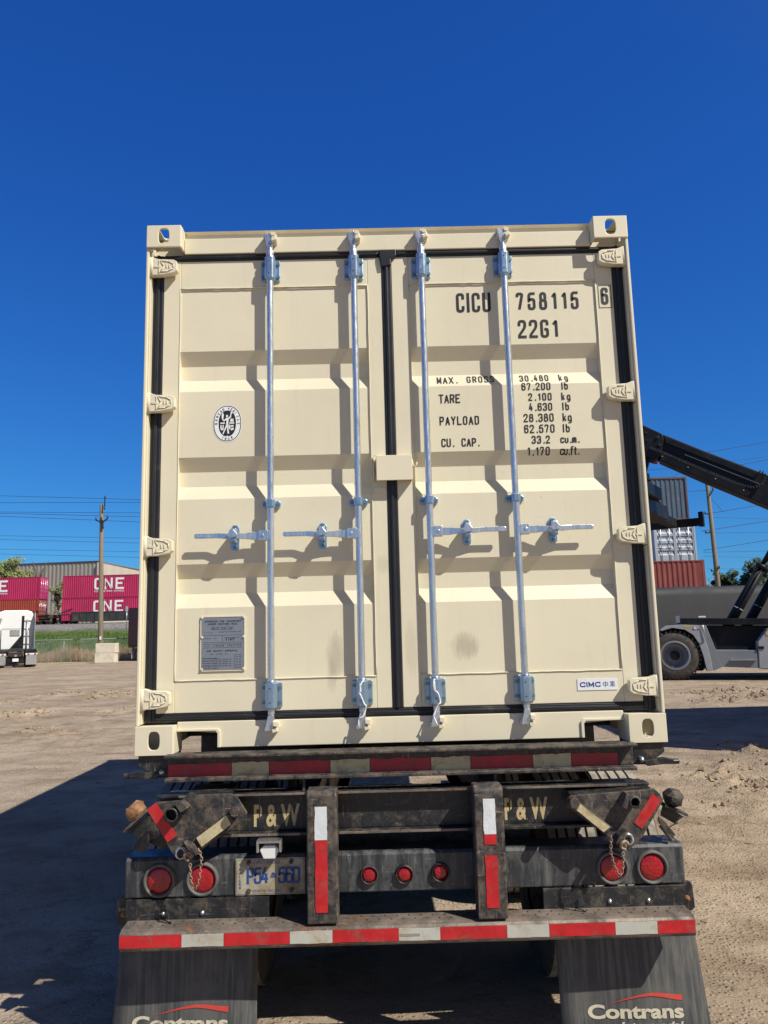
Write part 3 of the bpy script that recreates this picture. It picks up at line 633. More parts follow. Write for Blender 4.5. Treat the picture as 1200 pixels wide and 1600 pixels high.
# locking bars
BARX = [K(x, 0)[0] for x in (-.595, -.175, .165, .580)]
BY = DY-.044
def lockbar(bx, hs, i):
    mb = MB(); zt_, zb_ = K(0, 3.70)[1], K(0, 1.44)[1]
    mb.cyl((bx, BY, zb_), (bx, BY, zt_), .0165, n=20, caps=False)
    bar = mb.build('locking_bar', M['galv'], box)
    # cam ends and header / sill keepers
    for top in (1, 0):
        zc = K(0, 3.778 if top else 1.386)[1]; s = 1 if top else -1
        c = MB().cyl((bx, BY, zc-s*.10), (bx, BY, zc-s*.022), .0145, n=16).cyl((bx, BY, zc-s*.115), (bx, BY, zc-s*.070), .0195, n=16)
        c.prism([(bx-.0135, zc-s*.05), (bx-.026, zc+s*.004), (bx-.030, zc+s*.022), (bx-.010, zc+s*.018), (bx+.004, zc+s*.026), (bx+.0145, zc-s*.01), (bx+.0135, zc-s*.05)], BY-.016, BY+.006)
        c.prism([(bx-.034, zc+s*.002), (bx-.030, zc+s*.024), (bx-.014, zc+s*.02), (bx-.012, zc+s*.0)], BY+.002, .0600)
        c.build('cam_end', M['galv'], bar, .0015)
        k = MB().prism([(bx-.022, zc-s*.014), (bx-.030, zc+s*.012), (bx-.020, zc+s*.028), (bx+.030, zc+s*.026), (bx+.040, zc+s*.004), (bx+.034, zc-s*.022), (bx+.02, zc-s*.028)], BY-.002, .0602)
        k.prism([(bx+.010, zc-s*.026), (bx+.012, zc-s*.004), (bx+.030, zc+s*.0), (bx+.036, zc-s*.020)], BY-.030, BY-.0025)
        k.prism([(bx+.006, zc+s*.008), (bx+.008, zc+s*.028), (bx+.030, zc+s*.022), (bx+.028, zc+s*.006)], BY-.022, BY-.0028)
        k.build('cam_keeper', M['cream_flat'], box, .0015)
    for zc in (K(0, 3.617)[1], K(0, 1.524)[1]):
        g = MB().box(bx-.048, bx+.048, DY-.0145, DY-.0065, zc-.056, zc+.056)
        g.prism([(bx-.028, DY-.0148), (bx-.026, BY-.012), (bx-.014, BY-.0235), (bx+.014, BY-.0235), (bx+.026, BY-.012), (bx+.028, DY-.0148)], zc-.058, zc+.058, 'z')
        g.cyl((bx, BY, zc-.068), (bx, BY, zc+.068), .0205, n=18)
        g = g.build('bar_guide', M['zinc'], bar, .004)
        for dx in (-.038, .038):
            for dz in (-.034, .034): MB().bolt((bx+dx, DY-.0145, zc+dz), .0095, .009).build('bolt_head', M['bolt'], g)
        b = MB()
        for dz in (-.032, .032): b.cyl((bx-.003, BY-.0245, zc+dz), (bx-.003, BY-.0225, zc+dz), .0035, n=8)
        b.build('grease_holes', M['decal'], g)
    zc = K(0, 2.421)[1]
    g = MB().prism([(bx-.044, zc-.010), (bx-.036, zc-.018), (bx+.036, zc-.018), (bx+.044, zc-.010), (bx+.044, zc+.010), (bx+.036, zc+.018), (bx-.036, zc+.018), (bx-.044, zc+.010)], DY-.0140, DY-.0005)
    g.prism([(bx-.022, DY-.0142), (bx-.021, BY-.012), (bx-.012, BY-.0215), (bx+.012, BY-.0215), (bx+.021, BY-.012), (bx+.022, DY-.0142)], zc-.019, zc+.019, 'z')
    g = g.build('bar_guide', M['zinc'], bar, .003)
    for dx in (-.033, .033): MB().bolt((bx+dx, DY-.014, zc), .009, .008).build('bolt_head', M['bolt'], g)
    # handle
    zh = K(0, 2.268)[1]; L = .365; o = lambda t: bx+hs*t
    hb = MB().prism([(o(.012), zh-.026), (o(.012), zh+.024), (o(.056), zh+.024), (o(.058), zh-.026)], BY-.017, BY-.012).prism([(o(.012), zh-.026), (o(.012), zh+.024), (o(.056), zh+.024), (o(.058), zh-.026)], BY+.008, BY+.013)
    hb.box(*sorted((o(.0), o(.02))), BY-.0165, BY+.0125, zh-.024, zh+.022)
    hb.cyl((o(.038), BY-.021, zh-.001), (o(.038), BY+.016, zh-.001), .008, n=10)
    hub = hb.build('handle_hub', M['galv'], bar, .002)
    h = MB(); y0 = BY-.002
    path = [(.03, 0, .019), (.09, 0, .018), (.12, -.004, .014), (.175, -.012, .012), (.21, -.011, .013), (.25, -.006, .012), (.262, -.005, .0115), (.356, -.005, .0115), (.364, -.005, .008)]
    vs = []
    for (t, dy, hz) in path:
        zz = zh-.002+(.004 if t > .24 else 0)
        vs += [(o(t), y0+dy-.005, zz-hz), (o(t), y0+dy+.005, zz-hz), (o(t), y0+dy+.005, zz+hz), (o(t), y0+dy-.005, zz+hz)]
    fs = [(4*i+a, 4*i+(a+1) % 4, 4*i+4+(a+1) % 4, 4*i+4+a) for i in range(len(path)-1) for a in range(4)]+[(0, 1, 2, 3), tuple(4*(len(path)-1)+q for q in (3, 2, 1, 0))]
    h.add(vs, fs); hd = h.build('handle', M['galv'], bar, .002)
    # retainer bracket and catch
    rx = o(.178)
    pr = [(-.020, -.052), (-.010, -.063), (.010, -.063), (.020, -.052), (.021, .045), (.012, .061), (-.008, .062), (-.021, .045)]
    r = MB().prism([(rx+a, zh-.004+b_) for a, b_ in pr], DY-.007, DY-.001)
    r.prism([(rx-.014, zh-.016), (rx+.014, zh-.016), (rx+.014, zh-.032), (rx-.014, zh-.032)], BY-.018, DY-.0075)
    r.prism([(rx-.012, zh-.010), (rx+.011, zh-.010), (rx+.011, zh-.026), (rx-.012, zh-.026)], BY-.026, BY-.0185)
    r = r.build('handle_retainer', M['zinc'], bar, .002)
    q = MB().prism([(rx-.034, zh+.004), (rx-.010, zh-.012), (rx+.020, zh-.006), (rx+.024, zh+.006), (rx+.006, zh+.030), (rx-.014, zh+.028), (rx-.018, zh+.012)], BY-.034, BY-.016)
    q.prism([(rx-.012, zh+.014), (rx+.012, zh+.014), (rx+.014, zh+.036), (rx-.010, zh+.036)], BY-.0158, DY-.0078)
    q.build('handle_catch', M['galv'], r, .003)
    for dz in (.044, -.050): MB().bolt((rx, DY-.007, zh+dz), .0095, .008).build('bolt_head', M['bolt'], r)
    # white-inked scribble on the lever
    sb = MB(); rn = random.Random(i)
    for k in range(12):
        t = .275+k*.0065; sb.bar((o(t), y0-.0112, zh+rn.uniform(-.006, .0)), (o(t+.004), y0-.0112, zh+rn.uniform(.0, .008)), .0006, .0014, (0, 1, 0))
    sb.build('paint_mark', M['white'], hd)
    return bar
bars = [lockbar(bx, hs, i) for i, (bx, hs) in enumerate(zip(BARX, (-1, -1, 1, 1)))]
# white seal wire wound on the two middle bars
for bx, i in ((BARX[1], 1), (BARX[2], 2)):
    zc = K(0, 1.56)[1]; pts = []
    for k in range(26):
        t = k/25; pts.append((bx+.020*cos(t*9+i)*(.6+.4*t), BY-.026-.006*abs(sin(t*14)), zc+.02-.20*t+.008*sin(t*23)))
    MB().tube(pts, .0035, 6).build('seal_wire', M['white'], bars[i])
    MB().box(bx-.012, bx-.004, BY-.034, BY-.028, zc-.03, zc+.01).build('seal_tag', M['white'], bars[i], .002)
# lock box across the doors
x0, x1 = K(-.086, 0, .05, .03)[0], K(.090, 0, .05, .03)[0]; z0, z1_ = K(0, 2.527, .05, .03)[1], K(0, 2.652, .05, .03)[1]
lb = MB()
lb.box(x0, x1, .020, .026, z0, z1_).box(x0+.001, x1-.001, .0262, DY-.008, z1_-.006, z1_-.001).box(x1-.006, x1-.001, .0262, DY-.008, z0+.001, z1_-.0065)
lb = lb.build('lock_box', M['cream_flat'], box, .004, seg=3)
MB().box(x0-.014, x0-.010, .038, DY-.0065, z0-.002, z1_+.004).box(x0-.0138, x0+.03, .038, .044, z1_+.0015, z1_+.006).build('lock_box_guide', M['cream_flat'], lb, .001)
MB().tube([(x1, .04, z0+.105), (x1+.004, .036, z0+.075), (x1+.012, .034, z0+.068), (x1+.022, .034, z0+.074), (x1+.024, .034, z0+.090)], .003, 6).build('hook', M['cream_flat'], lb)
# ---- lettering on the right leaf
def conform(mb, dy=.0016):
    bm = bmesh.new(); vv = [bm.verts.new(v) for v in mb.v]
    for f in mb.f:
        try: bm.faces.new([vv[i] for i in f])
        except ValueError: pass
    base = {}
    for zb_ in ZBREAK:
        bmesh.ops.bisect_plane(bm, geom=bm.verts[:]+bm.edges[:]+bm.faces[:], plane_co=(0, 0, zb_), plane_no=(0, 0, 1))
    out = MB(); bm.verts.ensure_lookup_table(); bm.verts.index_update()
    out.add([(v.co.x, door_y(v.co.z)-dy+v.co.y, v.co.z) for v in bm.verts], [tuple(v.index for v in f.verts) for f in bm.faces])
    bm.free(); return out
def T_(s, xa, xb, za, zb, wr=.5, th=None, mb=None):
    """letters between photo-read extents (at Y=.05)"""
    (X0, Z0), (X1, Z1) = K(xa, za), K(xb, zb); h = Z1-Z0
    return strokes(s, X0, Z0, h, h*wr-(th or h*.14), 0.03*h, th or h*.14, 0, mb, X1-X0)
mb = MB()
T_('CICU', .338, .512, 3.381, 3.484, .40, .0138, mb); conform(mb).build('owner_code', M['decal'], doorR)
mb = MB(); T_('758115', .641, .957, 3.386, 3.480, .42, .0135, mb); conform(mb).build('container_number', M['decal'], doorR)
mb = MB(); T_('22G1', .643, .846, 3.238, 3.334, .44, .0135, mb); conform(mb).build('type_code', M['decal'], doorR)
mb = MB(); (a0, b0), (a1, b1) = K(1.070, 3.404), K(1.112, 3.494)
strokes('6', a0, b0, b1-b0, .024, 0, .0135, DY-.0078, mb)
(c0, d0), (c1, d1) = K(1.057, 3.386), K(1.124, 3.508)
for (p, q) in (((c0, d0), (c1, d0+.003)), ((c0, d1-.003), (c1, d1)), ((c0, d0+.003), (c0+.003, d1-.003)), ((c1-.003, d0+.003), (c1, d1-.003))):
    mb.add([(p[0], DY-.0075, p[1]), (q[0], DY-.0075, p[1]), (q[0], DY-.0075, q[1]), (p[0], DY-.0075, q[1])], [(0, 1, 2, 3)])
mb.build('check_digit', M['decal'], doorR)
th = .0062
for s, xa, xb, za, zb, wr in (('MAX.', .227, .330, 3.013, 3.053, .62), ('GROSS', .376, .513, 3.015, 3.054, .58), ('TARE', .232, .338, 2.910, 2.955, .56), ('PAYLOAD', .232, .427, 2.798, 2.842, .54),
        ('CU.', .237, .300, 2.688, 2.730, .55), ('CAP.', .336, .424, 2.688, 2.730, .55),
        ('30.480', .640, .785, 3.015, 3.053, .55), ('67.200', .645, .789, 2.966, 3.006, .55), ('2.100', .676, .792, 2.912, 2.951, .55), ('4.630', .676, .792, 2.860, 2.900, .55),
        ('28.380', .647, .796, 2.804, 2.846, .55), ('62.570', .647, .797, 2.748, 2.790, .55), ('33.2', .681, .771, 2.694, 2.734, .55), ('1.170', .655, .768, 2.636, 2.678, .55),
        ('kg', .836, .882, 3.015, 3.053, .5), ('lb', .844, .876, 2.966, 3.006, .5), ('kg', .840, .885, 2.912, 2.951, .5), ('lb', .842, .875, 2.860, 2.900, .5),
        ('kg', .840, .885, 2.804, 2.846, .5), ('lb', .838, .872, 2.748, 2.790, .5), ('cu.m.', .822, .916, 2.694, 2.734, .5), ('cu.ft.', .818, .914, 2.636, 2.678, .5)):
    mb = MB(); T_(s, xa, xb, za, zb, wr*.92, th, mb); conform(mb).build('weight_lettering', M['decal'], doorR)
# maker sticker lower right
(a0, b0), (a1, b1) = K(.829, 1.507), K(1.016, 1.559); FY = DY-.005
st = MB().box(a0, a1, FY-.0028, FY-.0003, b0, b1).build('maker_sticker', M['white'], doorR)
W_, H_ = a1-a0, b1-b0
mb = MB(); strokes('CIMC', a0+W_*.06, b0+H_*.28, H_*.44, H_*.40, 0, H_*.105, FY-.0032, mb, W_*.52)
def han(mb, x, z, s, kind):
    y = FY-.0032; t = s*.09
    def r(xa, za, xb, zb): mb.add([(x+xa*s, y, z+za*s), (x+xb*s, y, z+za*s), (x+xb*s, y, z+zb*s), (x+xa*s, y, z+zb*s)], [(0, 1, 2, 3)])
    if kind == 0:
        r(.05, .68, .95, .78); r(.05, .28, .95, .38); r(.05, .38, .15, .68); r(.85, .38, .95, .68); r(.45, .78, .55, 1); r(.45, .38, .55, .68); r(.45, 0, .55, .28)
    else:
        r(.28, .42, .36, .95); r(.52, .42, .6, 1.0)
        for zz in (.42, .58, .74, .88): r(.36 if zz > .42 else .2, zz, .52, zz+.06); r(.6, zz, .95, zz+.06)
        r(.03, .26, .97, .34); r(.46, 0, .54, .26); r(.46, .34, .54, .42)
        for sgn in (-1, 1): mb.add([(x+(.5+sgn*.08)*s, y, z+.25*s), (x+(.5+sgn*.45)*s, y, z+.02*s), (x+(.5+sgn*.45)*s, y, z+.10*s), (x+(.5+sgn*.12)*s, y, z+.258*s)], [(0, 1, 2, 3)])
        mb.add([(x+.28*s, y, z+.95*s), (x+.12*s, y, z+.66*s), (x+.06*s, y, z+.70*s), (x+.22*s, y, z+1.0*s)], [(0, 1, 2, 3)])
han(mb, a0+W_*.63, b0+H_*.24, H_*.52, 0); han(mb, a0+W_*.80, b0+H_*.24, H_*.52, 1)
mb.build('sticker_lettering', M['navy'], st)
# round inspection emblem
cx, cz = K(-.813, 2.833); EY = door_y(cz)-.001
def ell(rx, rz, y, n=48, sq=2.25): return [(cx+rx*abs(cos(t))**(2/sq)*(1 if cos(t) >= 0 else -1), y, cz+rz*abs(sin(t))**(2/sq)*(1 if sin(t) >= 0 else -1)) for t in [2*pi*i/n for i in range(n)]]
RX, RZ = .0715, .0945
em = MB().add(ell(RX, RZ, EY), [tuple(range(48))]).build('inspection_emblem', M['white'], doorL, label='oval black and white inspection emblem')
mb = MB(); a = ell(RX*.955, RZ*.955, EY-.0006); b_ = ell(RX*.905, RZ*.92, EY-.0006); mb.add(a+b_, [(i, (i+1) % 48, 48+(i+1) % 48, 48+i) for i in range(48)])
mb.add(ell(RX*.60, RZ*.70, EY-.0006), [tuple(range(48))])
def arc_text(s, ang0, ang1, h, r, flip=False):
    n = len(s)
    for i, c in enumerate(s):
        if c == ' ': continue
        t = radians(ang0+(ang1-ang0)*i/(n-1)); rx, rz = RX*r, RZ*(r+.03); px, pz = cx+rx*cos(t), cz+rz*sin(t)
        nx_, nz_ = cos(t)/rx, sin(t)/rz; l = sqrt(nx_**2+nz_**2); nx_, nz_ = nx_/l, nz_/l
        if flip: nx_, nz_ = -nx_, -nz_
        ux, uz = nz_, -nx_
        f = lambda v, px=px, pz=pz, ux=ux, uz=uz, nx_=nx_, nz_=nz_: (px+v[0]*ux+v[2]*nx_, v[1], pz+v[0]*uz+v[2]*nz_)
        strokes(c, -h*.28, -h/2, h, h*.42, 0, h*.16, EY-.0008, mb, T=f)
arc_text('BUREAU VERITAS', 181, -1, .0125, .775); arc_text('1828', 247, 293, .0125, .79, True)
mb.build('emblem_print', M['decal'], em)
mb = MB()
def ep(*q): mb.add([(cx+RX*q[i], EY-.0012, cz+RZ*q[i+1]) for i in range(0, len(q), 2)], [tuple(range(len(q)//2))])
ep(-.02,.30, .05,.36, .05,.44, -.03,.47, -.09,.42, -.08,.34)                  # head
ep(-.12,.28, .06,.30, .10,.20, .06,-.02, .10,-.10, -.08,-.08, -.06,.10)        # torso
ep(-.08,-.08, .03,-.10, -.16,-.40, -.28,-.60, -.33,-.56, -.22,-.34)             # leg
ep(.0,-.10, .10,-.10, .08,-.30, .14,-.55, .02,-.55, -.02,-.30)                  # leg
ep(.06,.30, .12,.22, .26,.34, .28,.50, .22,.52, .18,.38)                        # arm up
ep(.2,.54, .3,.50, .36,.58, .26,.64); ep(-.12,.28, -.10,.18, -.22,.10, -.36,.20, -.32,.26, -.22,.18)
ep(-.38,.24, -.28,.24, -.24,.45, -.32,.62, -.40,.45); ep(-.48,-.02, -.16,-.02, -.18,.05, -.48,.05); ep(.12,-.02, .48,-.02, .48,.05, .14,.05)
ep(.18,.09, .44,.09, .42,.26, .36,.26, .34,.14, .30,.28, .22,.22); ep(-.48,-.08, -.40,-.08, -.38,-.28, -.33,-.26, -.32,-.08, -.24,-.08, -.26,-.34, -.40,-.38, -.48,-.26)
ep(.12,-.08, .22,-.08, .22,-.34, .12,-.30); ep(.26,-.1, .44,-.1, .44,-.16, .26,-.22); ep(.26,-.28, .44,-.22, .44,-.34, .26,-.4); ep(-.22,-.78, .22,-.78, .18,-.68, .03,-.72, 0,-.62, -.05,-.72, -.2,-.68)
mb.build('emblem_figure', M['white'], em)
# rating plate
(a0, b0), (a1, b1) = K(-.928, 1.643), K(-.728, 1.888); PY = DY-.0005
pl = MB().box(a0, a1, PY-.004, PY-.0005, b0, b1).build('rating_plate', M['plate_grey'], doorL, label='grey etched safety approval plate')
rm = MB().box(a0-.005, a0-.001, PY-.006, PY-.0005, b0-.005, b1+.005).box(a1+.001, a1+.005, PY-.006, PY-.0005, b0-.005, b1+.005).box(a0-.001, a1+.001, PY-.006, PY-.0005, b1+.001, b1+.005).box(a0-.001, a1+.001, PY-.006, PY-.0005, b0-.005, b0-.001)
for x in (a0+.002, a1-.002):
    for z in (b0+.004, (b0*.38+b1*.62), b1-.002): rm.lathe([(0, .0001), (-.004, .004), (-.001, .0062), (.004, .0066)][::1], (x, PY-.006, z), 'y', 10)
rm.build('plate_rivets', M['cream_flat'], pl)
mb = MB(); W_, H_ = a1-a0, b1-b0; ty = PY-.0046
def pt(s, fx, fz, hh, fw, th=.0011): strokes(s, a0+W_*fx, b0+H_*fz, H_*hh, H_*hh*.5, 0, th, ty, mb, W_*fw)
pt('APPROVED FOR TRANSPORT', .07, .905, .034, .86, .0016); pt('UNDER CUSTOMS SEAL', .15, .855, .034, .70, .0016); pt('GB C 1234 567', .25, .775, .026, .5)
pt('TYPE', .06, .70, .02, .2); pt('MANUFACTURERS NO', .42, .71, .02, .5); pt('CIMC', .57, .555, .04, .2, .0022); pt('MANUFACTURED BY', .55, .60, .016, .34); pt('OWNER NO', .05, .59, .02, .3)
pt('ALL TIMBER TREATED', .07, .445, .03, .86, .0013); pt('CSC SAFETY APPROVAL', .13, .345, .034, .72, .0015); pt('CN 2108 01', .22, .29, .024, .4)
for i, s in enumerate(('DATE MANUFACTURED', 'IDENTIFICATION NO', 'MAXIMUM GROSS', 'ALLOWABLE STACK', 'RACKING TEST')): pt(s, .03, .21-i*.045, .02, .34)
for i in range(4): pt('KG 30480 LB', .42, .19-i*.04, .018, .28)
for i in range(5): pt('08 26', .81, .24-i*.05, .018, .12)
def ln(xa, za, xb, zb): mb.add([(a0+W_*xa, ty, b0+H_*za), (a0+W_*xb, ty, b0+H_*za), (a0+W_*xb, ty, b0+H_*zb), (a0+W_*xa, ty, b0+H_*zb)], [(0, 1, 2, 3)])
for zz in (.655, .52, .42, .49): ln(.03, zz, .96, zz+.004)
ln(.49, .53, .496, .645); ln(.39, .03, .395, .23); ln(.78, .03, .785, .29); ln(.79, .285, .95, .289); ln(.22, .765, .76, .769); ln(.22, .81, .76, .814)
mb.build('plate_text', M['decal'], pl)

# ================================================================== CHASSIS
ch = thing('container_chassis', 'dirty black steel trailer chassis with red and white striped bumper under the cream container', 'trailer chassis', (0, 0, 0))
FYc = -.05
# tape channel (rear bolster)
mb = MB().box(-1.065, 1.055, .0, .05, 1.176, 1.262).box(-1.068, 1.058, -.060, .049, 1.2625, 1.276).box(-1.066, 1.052, -.055, .049, 1.160, 1.1755)
bol = mb.build('rear_bolster', M['steel_dusty'], ch, .004)
bx_ = [-1.048, -.765, -.597, -.324, -.146, .127, .305, .584, .757, .968]
for i in range(9):
    x0, x1 = [K(x, 0, -.05, -.0)[0] for x in (bx_[i], bx_[i+1])]; zz = K(0, 1.178, -.05, 0)[1]-.002
    n = 10; poly = [(x0+.0015+(x1-x0-.003)*k/n, zz+random.uniform(0, .003)) for k in range(n+1)]+[(x1-.0015-(x1-x0-.003)*k/n, zz+.066+random.uniform(-.004, .002)) for k in range(n+1)]
    MB().prism(poly, -.003, -.0003).build('reflective_tape', M['tape_cream' if i % 2 else 'tape_red_old'], bol)
# corner supports and handles under the castings
for sx in (-1, 1):
    mb = MB().prism([(sx*1.06, 1.268), (sx*1.205, 1.268), (sx*1.205, 1.225), (sx*1.13, 1.175), (sx*1.06, 1.175)], .02, .22)
    cs = mb.build('corner_support', M['steel_black'], ch, .004)
    MB().cyl((sx*1.0, .03, 1.183), (sx*1.27, .03, 1.180), .012, n=10).prism([(sx*1.1, 1.19), (sx*1.2, 1.20), (sx*1.24, 1.192), (sx*1.24, 1.176), (sx*1.12, 1.165)], .01, .04).build('twist_lock_handle', M['steel_black'], cs, .002)
    MB().lathe([(-.012, .0001), (-.009, .009), (0, .012), (.02, .012)], (sx*1.09, -.002, 1.198), 'y', 12).build('bolt_head', M['galv'], cs)
    MB().box(*sorted((sx*.28, sx*.41)), .051, 7.2, 1.247, 1.262).box(*sorted((sx*.28, sx*.41)), .051, 7.2, .95, .965).box(*sorted((sx*.335, sx*.350)), .052, 7.2, .9655, 1.2465).build('main_rail', M['steel_black'], ch)
mb = MB()
for y in (.9, 1.5, 2.1, 2.8, 3.6, 4.4, 5.2, 6.0, 6.9): mb.box(-1.12, 1.12, y, y+.08, 1.12, 1.245)
mb.build('cross_members', M['steel_black'], ch)
MB().box(-.9, .9, 6.9, 7.2, .9, 1.24).build('front_bolster', M['steel_black'], ch)
for sx in (-1, 1):
    MB().box(*sorted((sx*.62, sx*.72)), 5.2, 5.3, .12, 1.1).box(*sorted((sx*.55, sx*.79)), 5.1, 5.4, .035, .12).build('landing_leg', M['steel_dusty'], ch, .005)
# hanging brackets below bolster
for x, s in ((-.445, 1), (.415, 1)):
    MB().box(x-.006, x+.006, -.03, .0, 1.092, 1.158).box(x-.075 if s < 0 else x-.06 if x < 0 else x-.006, x+.006 if x < 0 else x+.07, -.03, .0, 1.082, 1.0915).build('bracket', M['steel_dusty'], ch, .001)
# slider beam with stencilled letters
mb = MB().box(-1.10, 1.10, .0, .03, .935, 1.092).box(-1.10, 1.10, -.05, .03, 1.0925, 1.105).box(-1.05, 1.05, -.045, .03, .920, .9345)
mb.box(-1.1, 1.1, .031, .20, .93, 1.08)
sb = mb.build('slider_beam', M['steel_black'], ch, .003)
MB().box(-1.0, -.32, -.0535, -.0505, 1.094, 1.1035).box(-.29, .30, -.0535, -.0505, 1.094, 1.1035).box(.46, 1.0, -.0535, -.0505, 1.094, 1.1035).box(-.8, -.46, -.0485, -.0455, .922, .9325).box(-.29, .28, -.0485, -.0455, .922, .9325).build('worn_flange', M['tread'], sb, .001)
def stencil(s, x, z, h, fit, y, gapfrac=.09):
    mb = font_text(s, x, z, h, y, fit=fit, bold=.032)
    bm = bmesh.new(); vv = [bm.verts.new(v) for v in mb.v]
    for f in mb.f:
        try: bm.faces.new([vv[i] for i in f])
        except ValueError: pass
    # cut the stencil bridges out
    for (xa, xb) in STB:
        for c, nrm in ((x+fit*xa, 1), (x+fit*xb, 1)):
            bmesh.ops.bisect_plane(bm, geom=bm.verts[:]+bm.edges[:]+bm.faces[:], plane_co=(c, 0, 0), plane_no=(1, 0, 0))
        bmesh.ops.delete(bm, geom=[f for f in bm.faces if x+fit*xa < f.calc_center_median().x < x+fit*xb], context='FACES')
    out = MB(); bm.verts.index_update(); out.add([tuple(v.co) for v in bm.verts], [tuple(v.index for v in f.verts) for f in bm.faces]); bm.free(); return out
STB = ((.105, .135), (.48, .51), (.80, .82))
for xa, xb in ((-.665, -.462), (.447, .640)):
    X0, X1 = K(xa, 0, -.05, 0)[0], K(xb, 0, -.05, 0)[0]
    stencil('P & W', X0, K(0, .962, -.05, 0)[1], .096, X1-X0, -.0012).build('stencil_lettering', M['stencil'], sb, label='worn cream stencilled letters')
    MB().box(X0-.03, X1+.03, -.0008, -.0001, .945, 1.083).build('letter_panel', M['steel_black'], sb)
# bumper posts
def Pz(px, py, Y=-.158): p = P(px, py, Y); return (p.x, p.z)
POSTY = -.158
for (xa, xb, sx) in ((-.433, -.298, -1), (.312, .444, 1)):
    k = (POSTY-CAM.y)/(-.05-CAM.y); xa, xb = CAM.x+(xa-CAM.x)*k, CAM.x+(xb-CAM.x)*k
    z1_ = CAM.z+(1.108-CAM.z)*k; zlo = .589
    mb = MB().prism([(POSTY, zlo), (POSTY, z1_-.018), (POSTY+.018, z1_), (-.052, z1_), (-.052, zlo)], xa, xb, 'x')
    po = mb.build('bumper_post', M['steel_dusty'], ch, .008, seg=3)
    segs = ((1.04, .90, 'tape_silver'), (.898, .60, 'tape_red')) if sx < 0 else ((1.055, .905, 'tape_silver'), (.903, .862, 'tape_red'), (.815, .60, 'tape_red'))
    c = (xa+xb)/2-(.004 if sx < 0 else -.0)
    for (zt_, zb_, mm) in segs:
        n = 9; hw = .0275; zt_, zb_ = [CAM.z+(q-CAM.z)*k for q in (zt_, zb_)]
        dx = 0 if zt_ > .82 else .012
        if sx < 0: dx = 0
        poly = [(c+dx-hw+random.uniform(0, .004), zb_+(zt_-zb_)*i/n) for i in range(n+1)]+[(c+dx+hw-random.uniform(0, .002), zt_-(zt_-zb_)*i/n) for i in range(n+1)]
        MB().prism(poly, POSTY-.003, POSTY-.0003).build('reflective_tape', M[mm], po)
# light bar
mb = MB().prism([(-.030, .672), (-.030, .826), (-.018, .840), (.12, .840), (.12, .672)], -1.235, 1.235, 'x')
lbr = mb.build('light_bar', M['steel_slate'], ch, .006, seg=3)
for px, py, r in ((249, 1376, 21), (316, 1374, 21), (957, 1356, 21), (1019, 1355, 21), (577, 1367, 12), (632, 1366, 12), (688, 1363, 12)):
    c = P(px, py, -.035); R_ = r*.00298
    tl = MB().lathe([(-.002, R_*.90), (-.012, R_*.93), (-.017, R_*1.0), (-.015, R_*1.09), (-.006, R_*1.15), (.004, R_*1.16)], (c.x, -.030, c.z), 'y', 40)
    tl = tl.build('tail_light', M['ring'] if r > 15 else M['steel_black'], lbr)
    d = R_*.9
    MB().lathe([(-.014, .0001), (-.0135, d*.3), (-.012, d*.6), (-.009, d*.85), (-.004, d*.97), (.002, d)], (c.x, -.030, c.z), 'y', 32).build('lens', M['lens'], tl)
# licence plate and its lamp
a, b_ = P(368, 1401, -.04), P(474, 1343, -.04); x0, x1, z0, z1_ = a.x, a.x+.305, a.z+.004, a.z+.156
lp = MB().box(x0, x1, -.039, -.037, z0, z1_).build('licence_plate', M['plate_white'], lbr, .0006, label='dirty trailer licence plate with blue characters')
mb = MB(); y = -.0396
font_text('ONTARIO', x0+.075, z0+.128, .015, y, fit=.12, mb=mb); font_text('YOURS TO DISCOVER', x0+.07, z0+.012, .010, y, fit=.13, mb=mb)
strokes('P54', x0+.048, z0+.045, .070, .024, .004, .0105, y, mb, .098); strokes('56D', x0+.186, z0+.045, .070, .024, .004, .0105, y, mb, .098)
mb.add([(x0+.153, y, z0+.07), (x0+.177, y, z0+.07), (x0+.177, y, z0+.076), (x0+.153, y, z0+.076)], [(0, 1, 2, 3)]); mb.add([(x0+.154, y, z0+.078), (x0+.176, y, z0+.078), (x0+.172, y, z0+.088), (x0+.165, y, z0+.094), (x0+.158, y, z0+.088)], [(0, 1, 2, 3, 4)])
for i, c in enumerate('TRAILER'): strokes(c, x0+.016, z0+.118-i*.0155, .011, .0055, 0, .0022, y, mb)
for (q0, q1, r0, r1) in ((.004, .301, .004, .0055), (.004, .301, .1465, .148), (.004, .0055, .0056, .1464), (.2995, .301, .0056, .1464)):
    mb.add([(x0+q0, y, z0+r0), (x0+q1, y, z0+r0), (x0+q1, y, z0+r1), (x0+q0, y, z0+r1)], [(0, 1, 2, 3)])
mb.build('plate_characters', M['plate_blue'], lp)
mb = MB()
for dx in (.058, .245):
    for dz in (.018, .136): mb.cyl((x0+dx, -.045, z0+dz), (x0+dx, -.039, z0+dz), .010, n=12).cyl((x0+dx, -.049, z0+dz), (x0+dx, -.045, z0+dz), .005, n=6)
mb.build('plate_screws', M['steel_dusty'], lp)
a = P(421, 1323, -.08); 
mb = MB().prism([(a.x-.055, a.z-.02), (a.x-.055, a.z+.030), (a.x+.055, a.z+.030), (a.x+.055, a.z-.02), (a.x+.044, a.z-.02), (a.x+.044, a.z+.018), (a.x-.044, a.z+.018), (a.x-.044, a.z-.02)], -.10, -.02)
lm = mb.build('plate_lamp', M['chrome'], ch, .003)
MB().prism([(a.x-.040, a.z-.008), (a.x-.022, a.z+.006), (a.x+.022, a.z+.006), (a.x+.040, a.z-.008), (a.x+.04, a.z-.018), (a.x+.026, a.z-.05), (a.x-.026, a.z-.05), (a.x-.04, a.z-.018)], -.085, -.035).build('lamp_housing', M['vwhite'], lm, .004)
